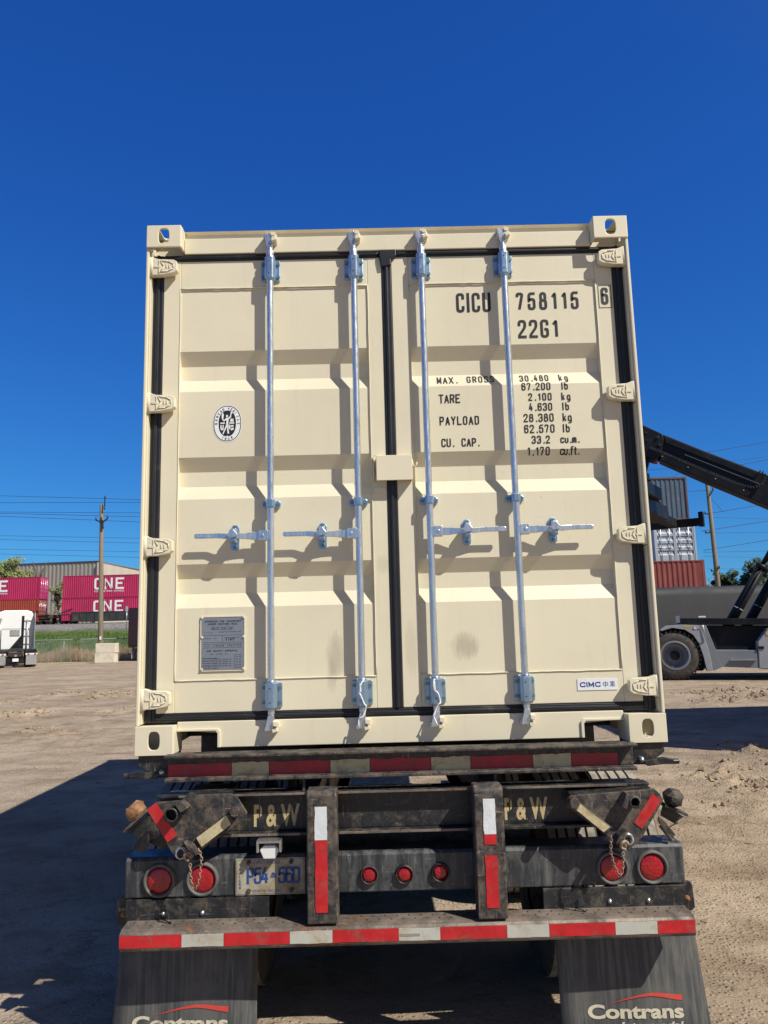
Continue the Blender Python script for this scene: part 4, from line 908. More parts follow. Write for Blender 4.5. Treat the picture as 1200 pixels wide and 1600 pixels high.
# gusset plates
GY = -.12
def gusset(pts, sx):
    poly = [Pz(px, py, GY) for px, py in pts]
    return MB().prism(poly, GY, GY+.014)
GLp = [(242, 1254), (283, 1251), (291, 1243), (361, 1240), (371, 1246), (386, 1270), (384, 1279), (350, 1303), (316, 1327), (305, 1338), (294, 1345), (283, 1346), (275, 1342), (268, 1332), (229.5, 1265)]
GRp = [(893, 1243), (1007, 1234), (1022, 1232), (1031, 1240), (1037, 1250), (1003, 1310), (982, 1330), (972, 1328), (960, 1315), (948, 1306), (896, 1268), (884, 1258)]
gL = gusset(GLp, -1).build('gusset_plate', M['steel_dusty'], ch, .003); gR = gusset(GRp, 1).build('gusset_plate', M['steel_dusty'], ch, .003)
# upper flanges of gussets folding back
for pts, g in (([(291, 1243), (361, 1240)], gL), ([(893, 1243), (1020, 1233)], gR)):
    a, b_ = P(*pts[0], GY), P(*pts[1], GY)
    MB().add([(a.x, GY+.001, a.z-.002), (b_.x, GY+.001, b_.z-.002), (b_.x, .06, b_.z+.012), (a.x, .06, a.z+.012), (a.x, GY+.001, a.z-.010), (b_.x, GY+.001, b_.z-.010), (b_.x, .06, b_.z+.004), (a.x, .06, a.z+.004)], [(0, 1, 2, 3), (7, 6, 5, 4), (0, 4, 5, 1), (1, 5, 6, 2), (2, 6, 7, 3), (3, 7, 4, 0)]).build('flange', M['steel_black'], g)
def quadtape(pts, m_, g, nm='reflective_strip', y=GY, t=.003): MB().prism([Pz(px, py, y) for px, py in pts], y-t, y-.0003).build(nm, M[m_], g)
quadtape([(230, 1265), (244, 1254), (277, 1305), (262, 1316)], 'tape_red', gL); quadtape([(1019, 1240), (1033, 1250), (1003, 1295), (990, 1285)], 'tape_red', gR)
# raised bars with cream tape
for pts, tp, g in (([(306, 1309), (357, 1272), (366, 1284), (315, 1326)], [(307, 1309), (354, 1274), (361, 1288), (315, 1323)], gL), ([(905, 1253), (898, 1266), (945, 1303), (957, 1293)], [(906, 1256), (901, 1266), (943, 1300), (953, 1292)], gR)):
    lk = MB().prism([Pz(px, py, GY-.02) for px, py in pts], GY-.022, GY-.001).build('locking_arm', M['steel_dusty'], g, .003)
    MB().prism([Pz(px, py, GY-.022) for px, py in tp], GY-.025, GY-.0223).build('reflective_strip', M['tape_cream'], lk)
for px, py, g in ((367, 1268, gL), (897, 1255, gR)):
    c = P(px, py, GY-.05); MB().cyl((c.x, GY-.06, c.z), (c.x, GY-.001, c.z), .0225, .0235, 10).build('bolt_head', M['steel_dusty'], g, .002)
# square socket (left) and pipe stub (right)
a, b_, c, d = [Vector((*Pz(*q, GY-.045), 0)) for q in ((272, 1256), (284, 1251), (295, 1262), (282, 1270))]
mb = MB().prism([(q.x, q.y) for q in (a, b_, c, d)], GY-.05, GY-.001); mb.build('socket_block', M['steel_dusty'], gL, .003)
e = P(269, 1272, GY-.02); MB().lathe([(-.045, .024), (-.045, .031), (0, .031), (0, .024), (-.045, .024)], (e.x, GY, e.z), 'y', 24).build('pipe_stub', M['steel_black'], gL)
MB().cyl((e.x, GY-.008, e.z), (e.x, GY-.001, e.z), .0235, n=20).build('pipe_bore', M['tar'], gL)
e = P(992, 1253, GY-.055); MB().lathe([(-.062, .0185), (-.062, .0265), (0, .0265), (0, .0185), (-.062, .0185)], (e.x, GY, e.z), 'y', 24).build('pipe_stub', M['steel_dusty'], gR)
MB().cyl((e.x, GY-.008, e.z), (e.x, GY-.001, e.z), .018, n=20).build('pipe_bore', M['tar'], gR)
a = P(976, 1250, GY-.03); MB().obox((a.x, GY-.03, a.z), (1, 0, -.5), (.5, 0, 1), (0, 1, 0), .012, .03, .029).build('socket_block', M['steel_dusty'], gR, .002)
# nut block, hook and chain
def chain(pts, g, r=.0021, n=22):
    mb = MB(); P_ = [Vector(q) for q in pts]; Ls = [0]
    for i in range(1, len(P_)): Ls.append(Ls[-1]+(P_[i]-P_[i-1]).length)
    def at(s):
        for i in range(1, len(P_)):
            if s <= Ls[i]: t = (s-Ls[i-1])/(Ls[i]-Ls[i-1]); return P_[i-1].lerp(P_[i], t)
        return P_[-1]
    for k in range(n):
        a, b = at(Ls[-1]*k/n), at(Ls[-1]*(k+1)/n); d = (b-a).normalized(); s = d.cross(Vector((0, 1, 0))).normalized() if k % 2 else Vector((0, 1, 0)); l = (b-a).length*.66; m_ = (a+b)/2
        mb.tube([m_+d*l*cos(t)+s*.0055*sin(t) for t in [2*pi*i/10 for i in range(10)]], r, 5, True)
    mb.build('chain', M['chain'], g)
for g, hx, nut, c0, pp in ((gL, (290, 1345), (300, 1323), (310, 1326), ((310, 1326), (315, 1340), (312, 1370), (306, 1390), (301, 1388), (298, 1372), (297, 1350))), (gR, (1005, 1320), (968, 1306), (955, 1306), ((955, 1306), (954, 1330), (959, 1350), (968, 1370), (973, 1360), (974, 1332)))):
    a = P(*nut, GY-.03); sg = -1 if g is gL else 1
    MB().obox((a.x, GY-.032, a.z), (1, 0, -.55*-sg), (.55*-sg, 0, -1), (0, 1, 0), .022, .020, .031).build('nut_block', M['steel_dusty'], g, .003)
    chain([P(px, py, GY-.075+i*.003) for i, (px, py) in enumerate(pp)], g)
    q = P(295 if g is gL else 975, 1337 if g is gL else 1320, GY-.03)
    MB().tube([q+Vector((.017*cos(t), .006*sin(2*t)-.01, .017*sin(t))) for t in [i*.45 for i in range(12)]], .0065, 8).cyl((q.x-.012, GY-.012, q.z+.01), (q.x+.012, GY-.012, q.z-.012), .012, n=10).build('hook', M['chain'], g)
    q = P(283 if g is gL else 981, 1333 if g is gL else 1311, GY-.012)
    MB().tube([q+Vector((.024*cos(t), .004*sin(3*t), .024*sin(t))) for t in [i*pi/8 for i in range(16)]], .003, 6, True).tube([q+Vector((.018*cos(t), -.008, .022*sin(t))) for t in [i*pi/8 for i in range(16)]], .0028, 6, True).build('wire_ring', M['galv'], g)
# outer corner locks
for sx in (-1, 1):
    o = lambda x: sx*x
    def Q(px, py, Y): p = P(px, py, Y); return p
    if sx < 0: kn, ar0, ar1 = (212, 1266), (194, 1299), (230, 1266)
    else: kn, ar0, ar1 = (1052, 1246), (1037, 1258), (1073, 1273)
    c = P(*kn, -.03); a, b_ = P(*ar0, -.05), P(*ar1, -.05)
    lk = MB(); d = (b_-a).normalized(); lk.obox((a+b_)/2+Vector((0, .04, 0)), d, Vector((0, 1, 0)), d.cross(Vector((0, 1, 0))), (b_-a).length/2, .055, .006)
    lk = lk.build('corner_lock', M['steel_dusty'], ch, .002)
    kb = MB().lathe([(-.055, .0001), (-.050, .022), (-.030, .036), (0, .040), (.03, .036), (.05, .03), (.07, .0001)], (c.x, c.y, c.z), 'y', 7, False)
    kb.v = [(x+.016*noise.noise(Vector((x*40, y*40, z*40))), y, z+.014*noise.noise(Vector((x*45, y*45, z*45+9)))) for x, y, z in kb.v]
    kb.build('rusty_knob', M['rust'] if sx < 0 else M['steel_dusty'], lk, .003)
    lp_ = [(229, 1299), (238, 1307), (232, 1318), (226, 1332), (214, 1330), (208, 1325), (216, 1312)] if sx < 0 else [(1030, 1276), (1040, 1285), (1046, 1292), (1055, 1303), (1052, 1311), (1042, 1304), (1034, 1292), (1028, 1282)]
    MB().prism([Pz(px, py, -.04) for px, py in lp_], -.04, -.028).build('lever', M['steel_dusty'], lk, .002)
    web = [(234, 1270), (198, 1300), (222, 1312), (258, 1328), (262, 1316)] if sx < 0 else [(1037, 1256), (1068, 1276), (1054, 1287), (1033, 1275)]
    MB().prism([Pz(px, py, .0) for px, py in web], .0, .012).build('lock_web', M['steel_black'], lk)
    if sx > 0: MB().cyl(P(1046, 1292, -.02), P(1060, 1285, -.03), .003, n=6).cyl(P(1032, 1290, .02), P(1058, 1322, .02), .009, n=8).build('lock_pin', M['chain'], lk)
# plates below the light bar
for sx in (-1, 1):
    mb = MB().box(*sorted((sx*.60, sx*1.225)), -.045, -.032, .575, .670)
    mb.prism([(sx*1.02, .668), (sx*1.262, .672), (sx*1.275, .655), (sx*1.280, .56), (sx*1.265, .548), (sx*1.0, .57)], .0, .012)
    mp = mb.build('mounting_plate', M['steel_black'], ch, .003)
    for x in (.89, 1.06): MB().lathe([(-.010, .0001), (-.007, .008), (0, .010)], (sx*x, -.046, .612), 'y', 10).build('bolt_head', M['chrome'], mp)
    MB().lathe([(-.014, .0001), (-.010, .012), (0, .014)], (sx*1.245, -.001, .60), 'y', 10).build('bolt_head', M['rust'], mp)
# bumper
k = .45
yb = -.16
XL, XR = P(186, 1465, -.16).x, P(1087, 1445, -.16).x
zf = .523
mb = MB().prism([(yb, .512), (yb, .568), (yb+.008, .577), (yb+.030, .583), (yb+.115, .587), (yb+.115, .50), (yb+.020, .497), (yb+.006, .502)], XL, XR, 'x')
nb = len(mb.f)
for i in range(47):
    x = -1.20+i*.0515
    if -.46 < x < -.27 or .30 < x < .47: continue
    for r in (0, 1): mb.cyl((x+r*.025, yb+.055+r*.034, .580+r*.002), (x+r*.025, yb+.055+r*.034, .5875+r*.002), .006, .0035, 8)
bmp_ = mb.build('bumper', M['tread'], ch, .003, seg=2); bmp_.data.materials.append(M['steel_black'])
for pi_, pl_ in enumerate(bmp_.data.polygons): pl_.material_index = 0 if pi_ < nb else 1
# striped tape: red / white pattern measured in the photo at the front face
xs = [186, 284, 350, 453, 520, 623, 688, 792, 858, 961, 1027, 1086]
ya = [1460+(1438-1460)*(x-186)/900 for x in xs]
X = [P(x, y, yb).x for x, y in zip(xs, ya)]; X[0] = XL+.001; X[-1] = XR-.001
for i in range(11):
    n = 8; w_ = X[i+1]-X[i]-.0015
    poly = [(X[i]+w_*j/n, .5175+random.uniform(-.001, .001)) for j in range(n+1)]+[(X[i+1]-.0015-w_*j/n, .5665+random.uniform(-.001, .001)) for j in range(n+1)]
    MB().prism(poly, yb-.0026, yb-.0003).build('reflective_tape', M['tape_white' if i % 2 else 'tape_red'], bmp_)
q = X[5]; MB().box(q+.005, q+.09, yb-.004, yb-.0028, .536, .546).build('scrape', M['chrome'], bmp_)
# mud flaps
for sx in (-1, 1):
    xa, xb = (-1.258, -.660) if sx < 0 else (.660, 1.270)
    n = 14; fy_ = lambda z: (-.050*((.60-z)/.5)**1.3 if z < .6 else 0.0)+.036
    pts = [(fy_(z), z) for z in [.62-.56*i/n for i in range(n+1)]]
    vs = []; 
    for (y, z) in pts:
        for j in range(9): t = j/8; e_ = (.62-z)*.07; vs.append((xa+(xb-xa)*t+e_*.8*(t if sx > 0 else (t-1)), y+.006*sin(t*5+z*6), z))
    m_ = len(vs); vs2 = vs+[(x, y+.009, z) for x, y, z in vs]; fs = []
    for i in range(n):
        for j in range(8):
            a = i*9+j; fs += [(a, a+1, a+10, a+9), (m_+a+9, m_+a+10, m_+a+1, m_+a)]
    for i in range(n): fs += [(i*9, i*9+9, m_+i*9+9, m_+i*9), (i*9+8, m_+i*9+8, m_+i*9+17, i*9+17)]
    for j in range(8): fs += [(n*9+j, n*9+j+1, m_+n*9+j+1, m_+n*9+j), (j+1, j, m_+j, m_+j+1)]
    fl = MB().add(vs2, fs); fl.sm = [True]*len(fl.f); fl = fl.build('mud_flap', M['flap'], ch)
    MB().box(*((xa+.02, xb-.02) if 1 else 0), .022, .032, .60, .632).build('flap_clamp', M['steel_black'], fl)
    # lettering on the flap surface
    def onflap(v, sx=sx, xa=xa, xb=xb):
        x, y, z = v; t = (x-xa)/(xb-xa); return (x, fy_(z)+.006*sin(t*5+z*6)-.0025+y, z)
    if sx < 0: a, b_ = P(206, 1606, -.003), P(357, 1593, -.003)
    else: a, b_ = P(919, 1592, -.003), P(1066, 1571, -.003)
    zb0 = a.z-(.0 if sx > 0 else .012)
    zt0 = zb0+.052
    mb = font_text('Contrans', a.x, zb0, .056, 0, fit=b_.x-a.x, bold=.035, T=onflap)
    font_text('Intermodal', a.x+.135, zb0-.038, .026, 0, fit=b_.x-a.x-.14, bold=.03, shear=.25, T=onflap, mb=mb)
    mb.build('flap_lettering', M['logo_cream'], fl)
    sw = MB(); n = 20; W_ = b_.x-a.x; vs = []
    for i in range(n+1):
        t = i/n; x = a.x+W_*(.24+.76*t); zc = zb0+.058+.038*sin(min(1, t*1.15)*pi*.62)-(.03*max(0, t-.55)); th_ = .001+.021*t
        vs += [onflap((x, -.0004, zc-th_*.6)), onflap((x, -.0004, zc+th_*.4))]
    sw.add(vs, [(2*i, 2*i+1, 2*i+3, 2*i+2) for i in range(n)]).build('red_swoosh', M['logo_red'], fl)
# wheels
def tyre_prof(x, wd, R, rr):
    """ribbed tread profile across x"""
    h = wd/2; pr = [(-h*.86, rr), (-h, rr+.06), (-h*1.02, (R+rr)/2), (-h*.97, R-.05), (-h*.88, R-.012)]
    nr = 5; w_ = h*.86*2/nr
    for i in range(nr):
        a = -h*.86+i*w_; pr += [(a+.006, R-.012 if i else R-.004), (a+.0065, R), (a+w_-.0065, R), (a+w_-.006, R-.012 if i < nr-1 else R-.004)]
    pr += [(h*.88, R-.012), (h*.97, R-.05), (h*1.02, (R+rr)/2), (h, rr+.06), (h*.86, rr)]
    return pr
def wheel(sx, y):
    for xc in (sx*.835, sx*1.14):
        wd = .285; R = .515
        t = MB().lathe(tyre_prof(0, wd, R, .285), (xc, y, R), 'x', 90, False).build('tyre', M['tread_rubber'], ch); t.data.materials.append(M['rubber'])
        for pl_ in t.data.polygons:
            c_ = pl_.center+OFF[t.name]; pl_.material_index = 0 if math.hypot(c_.y-y, c_.z-R) > R-.008 else 1
        r = MB().lathe([(-.11, .285), (-.10, .262), (.0, .255), (.10, .262), (.11, .285)], (xc, y, R), 'x', 36)
        r.lathe([(sx*.02, .0001), (sx*.02, .10), (sx*-.03, .16), (sx*-.03, .26)], (xc, y, R), 'x', 36)
        for k in range(10): r.cyl((xc-sx*.0, y+.14*cos(k*pi/5), R+.14*sin(k*pi/5)), (xc+sx*.02, y+.14*cos(k*pi/5), R+.14*sin(k*pi/5)), .012, n=6)
        r.build('rim', M['steel_dusty'], t)
for y in (.80, 2.08):
    for sx in (-1, 1): wheel(sx, y)
    MB().cyl((-1.0, y, .515), (1.0, y, .515), .06, n=14).build('axle', M['steel_black'], ch)
for sx in (-1, 1): MB().bar((sx*.52, .35, .74), (sx*.52, 2.6, .74), .08, .05).box(*sorted((sx*.46, sx*.58)), .25, 2.7, .84, .93).build('suspension', M['steel_black'], ch, .005)
MB().box(-.60, .60, .2, .26, .66, .92).build('rear_cross_beam', M['steel_black'], ch)
#__PART2__
# ================================================================== BACKGROUND CONTAINERS
def bg_container(name, label, L, mats, H=2.591, group=None, doors_end=1, text=None, simple=False):
    """local: length along x (0 = centre), width along y, z up; doors on +x if doors_end"""
    side, end, frame = mats
    t = thing(name, label, 'shipping container', (0, 0, 0), group, local=True)
    hl, hw = L/2, 1.219
    fr = MB()
    for a in (-1, 1):
        for b in (-1, 1):
            fr.box(*sorted((a*hl, a*(hl-.14))), *sorted((b*hw, b*(hw-.1))), .12, H-.12)
            for z in (0, H-.12): fr.box(*sorted((a*(hl+.004), a*(hl-.178))), *sorted((b*(hw+.004), b*(hw-.162))), z, z+.12)
        fr.box(*sorted((a*hl, a*(hl-.08))), -hw+.17, hw-.17, H-.11, H-.01).box(*sorted((a*hl, a*(hl-.08))), -hw+.17, hw-.17, .01, .13)
        fr.box(-hl+.18, hl-.18, *sorted((a*hw, a*(hw-.06))), H-.09, H-.02).box(-hl+.18, hl-.18, *sorted((a*hw, a*(hw-.06))), .01, .13)
    fr.build('frame', frame, t)
    for b in (-1, 1):
        pts = []; x = -hl+.145
        while x < hl-.42: pts += [(x, 0), (x+.07, 0), (x+.138, .036), (x+.208, .036)]; x += .278
        pts.append((hl-.141, 0)); vs = []
        for (xx, d) in pts: vs += [(xx, b*(hw-.012-d), .131), (xx, b*(hw-.012-d), H-.091)]
        MB().add(vs, [(2*i, 2*i+1, 2*i+3, 2*i+2) for i in range(len(pts)-1)]).build('side_wall', side, t)
    MB().box(-hl+.05, hl-.05, -hw+.065, hw-.065, H-.04, H-.03).build('roof', side, t)
    MB().box(-hl+.05, hl-.05, -hw+.065, hw-.065, .10, .13).build('floor', M['rustframe'], t)
    de = doors_end; fe = -doors_end
    pts = []; y = -hw+.105
    while y < hw-.38: pts += [(y, 0), (y+.07, 0), (y+.138, .036), (y+.208, .036)]; y += .278
    pts.append((hw-.101, 0)); vs = []
    for (yy, d) in pts: vs += [(fe*(hl-.03-d), yy, .131), (fe*(hl-.03-d), yy, H-.111)]
    MB().add(vs, [(2*i, 2*i+1, 2*i+3, 2*i+2) for i in range(len(pts)-1)]).build('end_wall', side, t)
    for s in (-1, 1):
        ya, yb_ = sorted((s*.012, s*(hw-.11))); vs = []; n = 5; zz = [(.14, 0)]
        for k in range(4):
            z0 = .55+k*(H-.9)/4; zz += [(z0, 0), (z0+.09, .05), (z0+.19, .05), (z0+.28, 0)]
        zz.append((H-.12, 0))
        for (z, d) in zz: vs += [(de*(hl-.04-d), ya, z), (de*(hl-.04-d), yb_, z)]
        dl = MB().add(vs, [(2*i, 2*i+1, 2*i+3, 2*i+2) for i in range(len(zz)-1)]).build('door', end, t)
        mb = MB()
        for e in (ya+.03, yb_-.03): mb.box(*sorted((de*(hl-.039), de*(hl-.02))), e-.035, e+.035, .14, H-.12)
        mb.build('door_frame', end, dl)
        for yy in (ya+(yb_-ya)*.25, ya+(yb_-ya)*.72): MB().cyl((de*(hl+.01), yy, .06), (de*(hl+.01), yy, H-.05), .022, n=8).box(*sorted((de*(hl+.005), de*(hl+.03))), yy-.17, yy+.17, 1.05, 1.09).build('locking_bar', M['galv'], dl)
    if text: text(t)
    return t
def place(o, loc, rz): o.location = loc; o.rotation_euler = (0, 0, rz); return o
def one_text(t):
    y = -1.219+.004; mb = MB(); z0 = 1.02; h = 1.5; th = .26
    strokes('O', -2.0, z0, h, 1.0-th, 0, th, y, mb, rad=.28); strokes('N', -.66, z0, h, 1.05-th, 0, th, y, mb, rad=.0); strokes('E', .76, z0, h, 1.1-th, 0, th, y, mb, rad=.0)
    mb.build('side_lettering', M['white'], t)
    mb = MB(); strokes('OCEAN NETWORK EXPRESS', -1.98, z0-.32, .2, .10, .04, .035, y, mb, 3.85); mb.build('small_lettering', M['white'], t)
def end_text(t, L, s1, s2, mat):
    x = L/2-.015; mb = MB(); T = lambda v: (x, v[0], v[2])
    strokes(s1, .22, 2.25, .11, .05, .03, .018, 0, mb, .75, T=T); strokes(s2, .4, 2.08, .11, .05, .03, .018, 0, mb, .35, T=T)
    for i in range(3): strokes('30.480 kg', .45, 1.75-i*.2, .06, .03, .02, .012, 0, mb, .5, T=T)
    mb.build('door_lettering', mat, t)
TY = 96.4; ry = radians(-4)
zr = ground_h(-40, 96)+.25
def trainbox(name, label, px_edge, right_edge, zb, mats, text, doors=1, H=2.896):
    L = 12.19; e = P(px_edge, 935, TY); t = bg_container(name, label, L, mats, H, 'containers on the train', doors, text)
    cx = e.x-L/2 if right_edge else e.x+L/2
    return place(t, (cx, TY+1.22+(cx+44)*math.tan(ry)*.3, zb), ry*.3)
ZU = P(98, 935, TY).z; ZL = ZU-2.9
mg = (M['magenta'], M['magenta_end'], M['magenta'])
def txt_left(t): one_text(t); end_text(t, 12.19, 'TCNU 45', '45G1', M['white'])
trainbox('freight_container', 'magenta container riding upper level at the left edge, doors showing at its right end', 62, True, ZU, mg, txt_left)
trainbox('freight_container', 'magenta container with white lettering on upper level, behind the wooden pole', 98, False, ZU, mg, one_text)
trainbox('freight_container', 'lower magenta container half sunk in the rail car, behind the wooden pole', 97.5, False, ZL, mg, one_text)
def txt_or(t): end_text(t, 12.19, 'HLXU 61', '42G1', M['white'])
trainbox('freight_container', 'rusty orange red container on lower level under the left magenta one', 61, True, ZL+.02, (M['orange'], M['orange'], M['orange']), txt_or)
def well_car(x0, x1, mat, label):
    t = thing('well_car', label, 'rail car', ((x0+x1)/2, TY+1.2, zr), 'rail cars of the train')
    L = x1-x0
    for y in (TY-.22, TY+2.58):
        mb = MB().box(x0+1.9, x1-1.9, y-.07, y+.07, zr+.35, zr+1.35).box(x0+1.9, x1-1.9, y-.12, y+.12, zr+1.351, zr+1.45).box(x0+1.9, x1-1.9, y-.12, y+.12, zr+.25, zr+.349)
        n = int(L/1.2)
        for i in range(n): mb.box(x0+2.0+i*(L-4)/n, x0+2.08+i*(L-4)/n, y-.13, y-.071, zr+.36, zr+1.34)
        mb.build('side_sill', mat, t)
    for e, s in ((x0, 1), (x1, -1)):
        MB().box(*sorted((e, e+s*1.85)), TY+.1, TY+2.3, zr+.75, zr+1.15).box(*sorted((e+s*.1, e+s*1.6)), TY-.1, TY+2.5, zr+1.151, zr+1.22).bar((e+s*.2, TY, zr+1.3), (e+s*1.9, TY-.1, zr+1.9), .1, .1).box(*sorted((e-s*.5, e-s*.01)), TY+1.1, TY+1.3, zr+.75, zr+.95).build('platform', mat, t)
        bg = MB()
        for dx in (.35, 1.55): bg.lathe([(-.07, .0001), (-.07, .42), (.05, .42), (.05, .46), (.09, .46)], (e+s*dx, TY+.5, zr+.44), 'y', 20).lathe([(-.07, .0001), (-.07, .42), (.05, .42), (.05, .46), (.09, .46)], (e+s*dx, TY+1.95, zr+.44), 'y', 20)
        bg.prism([(e+s*.1, zr+.35), (e+s*.35, zr+.62), (e+s*1.55, zr+.62), (e+s*1.8, zr+.35), (e+s*1.3, zr+.3), (e+s*.95, zr+.5), (e+s*.6, zr+.3)], TY+.25, TY+.4)
        bg.build('bogie', M['greycar'], t)
xg = P(84, 960, TY).x
well_car(xg-16.6, xg-.5, M['rustcar'], 'rusty brown well car under the orange and magenta boxes at left')
well_car(xg+.5, xg+17, M['greycar'], 'dark well car under the stacked magenta pair')
for yy in (TY+.45, TY+1.95):
    tag(MB().box(-140, 20, yy-.04, yy+.04, zr-.16, zr).build('rail', M['railsteel'], origin=(-40, yy, zr)), 'steel rail along the top of the grassy bank, '+('near side' if yy < TY+1 else 'far side'), 'rail', 'railway rails')
# warehouse
c = P(155, 879, 140); lf = P(12, 884.5, 147); rt = P(236, 896, 158); zt_ = c.z
wh = thing('warehouse', 'large beige corrugated metal warehouse behind the train', 'warehouse', (c.x, c.y, 0))
gz = 3
def wallrib(a, b, ztA, ztB, mat, nm, pitch=.45):
    d = Vector((b.x-a.x, b.y-a.y, 0)); L = d.length; u = d/L; nrm = Vector((u.y, -u.x, 0)); nrm = -nrm if nrm.y > 0 else nrm
    n = int(L/pitch); vs = []
    for i in range(n*2+1):
        s = L*i/(2*n); off = nrm*(.06 if i % 4 in (1, 2) else 0); q = Vector((a.x, a.y, 0))+u*s+off; vs += [(q.x, q.y, gz), (q.x, q.y, ztA+(ztB-ztA)*s/L)]
    MB().add(vs, [(2*i, 2*i+1, 2*i+3, 2*i+2) for i in range(2*n)]).build(nm, mat, wh)
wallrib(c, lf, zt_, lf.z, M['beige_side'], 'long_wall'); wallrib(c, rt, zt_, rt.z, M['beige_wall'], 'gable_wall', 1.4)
bk = Vector((rt.x+lf.x-c.x, rt.y+lf.y-c.y+8, 0))
MB().add([(c.x, c.y, zt_), (lf.x, lf.y, lf.z), (bk.x, bk.y, lf.z-1), (rt.x, rt.y, rt.z), (c.x, c.y-.2, zt_+.35), (lf.x, lf.y-.2, lf.z+.35), (bk.x, bk.y, lf.z-.6), (rt.x+.2, rt.y-.2, rt.z+.35)], [(0, 1, 2, 3), (4, 7, 6, 5), (0, 4, 5, 1), (0, 3, 7, 4)]).build('roof', M['roofgrey'], wh)
MB().box(c.x-.25, c.x+.25, c.y-.35, c.y+.1, gz, zt_).build('corner_trim', M['beige_wall'], wh)
# trees
def tree(name, label, base, H, R, leaf, n, lsz, group=None, bare=False, squash=.8, cat='tree', rnd=None, trunk_r=.12, lobes=9, low=.35):
    rnd = rnd or random.Random(int(abs(base[0]*13+base[1]*7)))
    t = thing(name, label, cat, base, group); b = Vector(base); lim = MB()
    tips = []
    lim.tube([b+Vector((0, 0, -.1)), b+Vector((.1*R*.3, 0, H*.3)), b+Vector((rnd.uniform(-.1, .1)*R, 0, H*.62))], [trunk_r*1.3, trunk_r, trunk_r*.6], 8)
    for k in range(lobes+(14 if bare else 0)):
        z0 = H*rnd.uniform(.22, .6); a = rnd.uniform(0, 2*pi); rr = R*rnd.uniform(.45, .95); z1 = min(H*.97, z0+H*rnd.uniform(.12, .45))
        p0 = b+Vector((0, 0, z0)); p2 = b+Vector((cos(a)*rr, sin(a)*rr, z1)); p1 = p0.lerp(p2, .5)+Vector((0, 0, H*.04))
        lim.tube([p0, p1, p2], [trunk_r*.45, trunk_r*.3, trunk_r*.12], 5); tips.append(p2)
        for j in range(6 if bare else 3):
            q = p0.lerp(p2, rnd.uniform(.35, 1)); e = q+Vector((rnd.uniform(-1, 1), rnd.uniform(-1, 1), rnd.uniform(.3, 1.4)))*R*.28
            lim.tube([q, q.lerp(e, .5)+Vector((0, 0, .04*R)), e], [trunk_r*.16, trunk_r*.1, trunk_r*.05], 4); tips.append(e)
    lim.build('trunk', M['bark'], t)
    if n:
        cr = MB()
        cl = [(p, R*rnd.uniform(.16, .36)) for p in tips]+[(b+Vector((rnd.gauss(0, .3)*R, rnd.gauss(0, .3)*R, H*rnd.uniform(low, .9))), R*rnd.uniform(.2, .38)) for _ in range(lobes)]
        for _ in range(n):
            p, r = rnd.choice(cl); d = Vector((rnd.gauss(0, 1), rnd.gauss(0, 1), rnd.gauss(0, 1)*squash)).normalized()*r*rnd.uniform(.45, 1.1)**.7
            q = p+d; s = lsz*rnd.uniform(.6, 1.4); u = Vector((rnd.gauss(0, 1), rnd.gauss(0, 1), rnd.gauss(0, 1))).normalized(); v = u.orthogonal().normalized()
            cr.add([q-u*s, q-v*s*.55, q+u*s, q+v*s*.55], [(0, 1, 2, 3)])
        cr.build('crown', leaf, t)
    return t
def gp(px, Y): q = P(px, 1000, Y); return (q.x, Y, ground_h(q.x, Y))
def tr(px, py_top, wpx, Y, **k):
    top = P(px, py_top, Y); b = gp(px, Y); m = (Y+3.6)/1200
    return tree(base=b, H=top.z-b[2], R=wpx/2*m, **k)
tr(6, 862, 46, 122, name='tree', label='leafy spring green tree at the left edge, above the train', leaf=M['leaf_spring'], n=9000, lsz=.13, trunk_r=.3, lobes=16)
tr(33, 878, 34, 118, name='tree', label='low yellow green tree between the spring green tree and the bare tree', leaf=M['leaf_spring'], n=4200, lsz=.12, trunk_r=.2, lobes=10)
tr(56, 866, 30, 116, name='bare_tree', label='bare twiggy tree rising in front of the warehouse', leaf=None, n=0, lsz=.1, trunk_r=.16, lobes=12, bare=True)
tr(88, 900, 26, 108, name='bush', label='grey green budding bush seen in the gap between the two container stacks of the train', leaf=M['leaf_bush'], n=5200, lsz=.09, trunk_r=.12, lobes=16, cat='bush', low=.1)
tr(1146, 886, 44, 100, name='tree', label='dark green broad tree right of the leaning pole, lower of the two', leaf=M['leaf_dark'], n=9000, lsz=.17, trunk_r=.3, lobes=20, low=.2)
tr(1188, 873, 56, 96, name='tree', label='dark green taller tree at the right edge behind the lift cylinders', leaf=M['leaf_dark'], n=10000, lsz=.17, trunk_r=.3, lobes=22, low=.2)
tr(1118, 893, 26, 112, name='bare_tree', label='thin bare tree beside the leaning pole', leaf=M['leaf_bush'], n=500, lsz=.12, trunk_r=.1, lobes=8, bare=True)
# fence
FYY = 57.5; fx0, fx1 = -48.5, -8.5
fe = thing('chain_link_fence', 'grey chain link fence along the foot of the grassy bank', 'fence', ((fx0+fx1)/2, FYY, 0))
m, nt, b, N, Lk = nodes('chain_link_mesh'); b.inputs['Base Color'].default_value = (.3, .36, .33, 1); b.inputs['Metallic'].default_value = .4
v = coord(nt); sx_ = N('ShaderNodeSeparateXYZ'); Lk(v, sx_.inputs[0]); fr_ = []
for sg in ('ADD', 'SUBTRACT'):
    q = mth(nt, sg, sx_.outputs[0], sx_.outputs[2]); fr_.append(mth(nt, 'LESS_THAN', mth(nt, 'FRACT', mth(nt, 'MULTIPLY', q, 14)), .13))
Lk(mth(nt, 'MAXIMUM', fr_[0], fr_[1]), b.inputs['Alpha'])
MB().add([(fx0, FYY, .05), (fx1, FYY, .05), (fx1, FYY, 1.70), (fx0, FYY, 1.70)], [(0, 1, 2, 3)]).build('wire_mesh', m, fe)
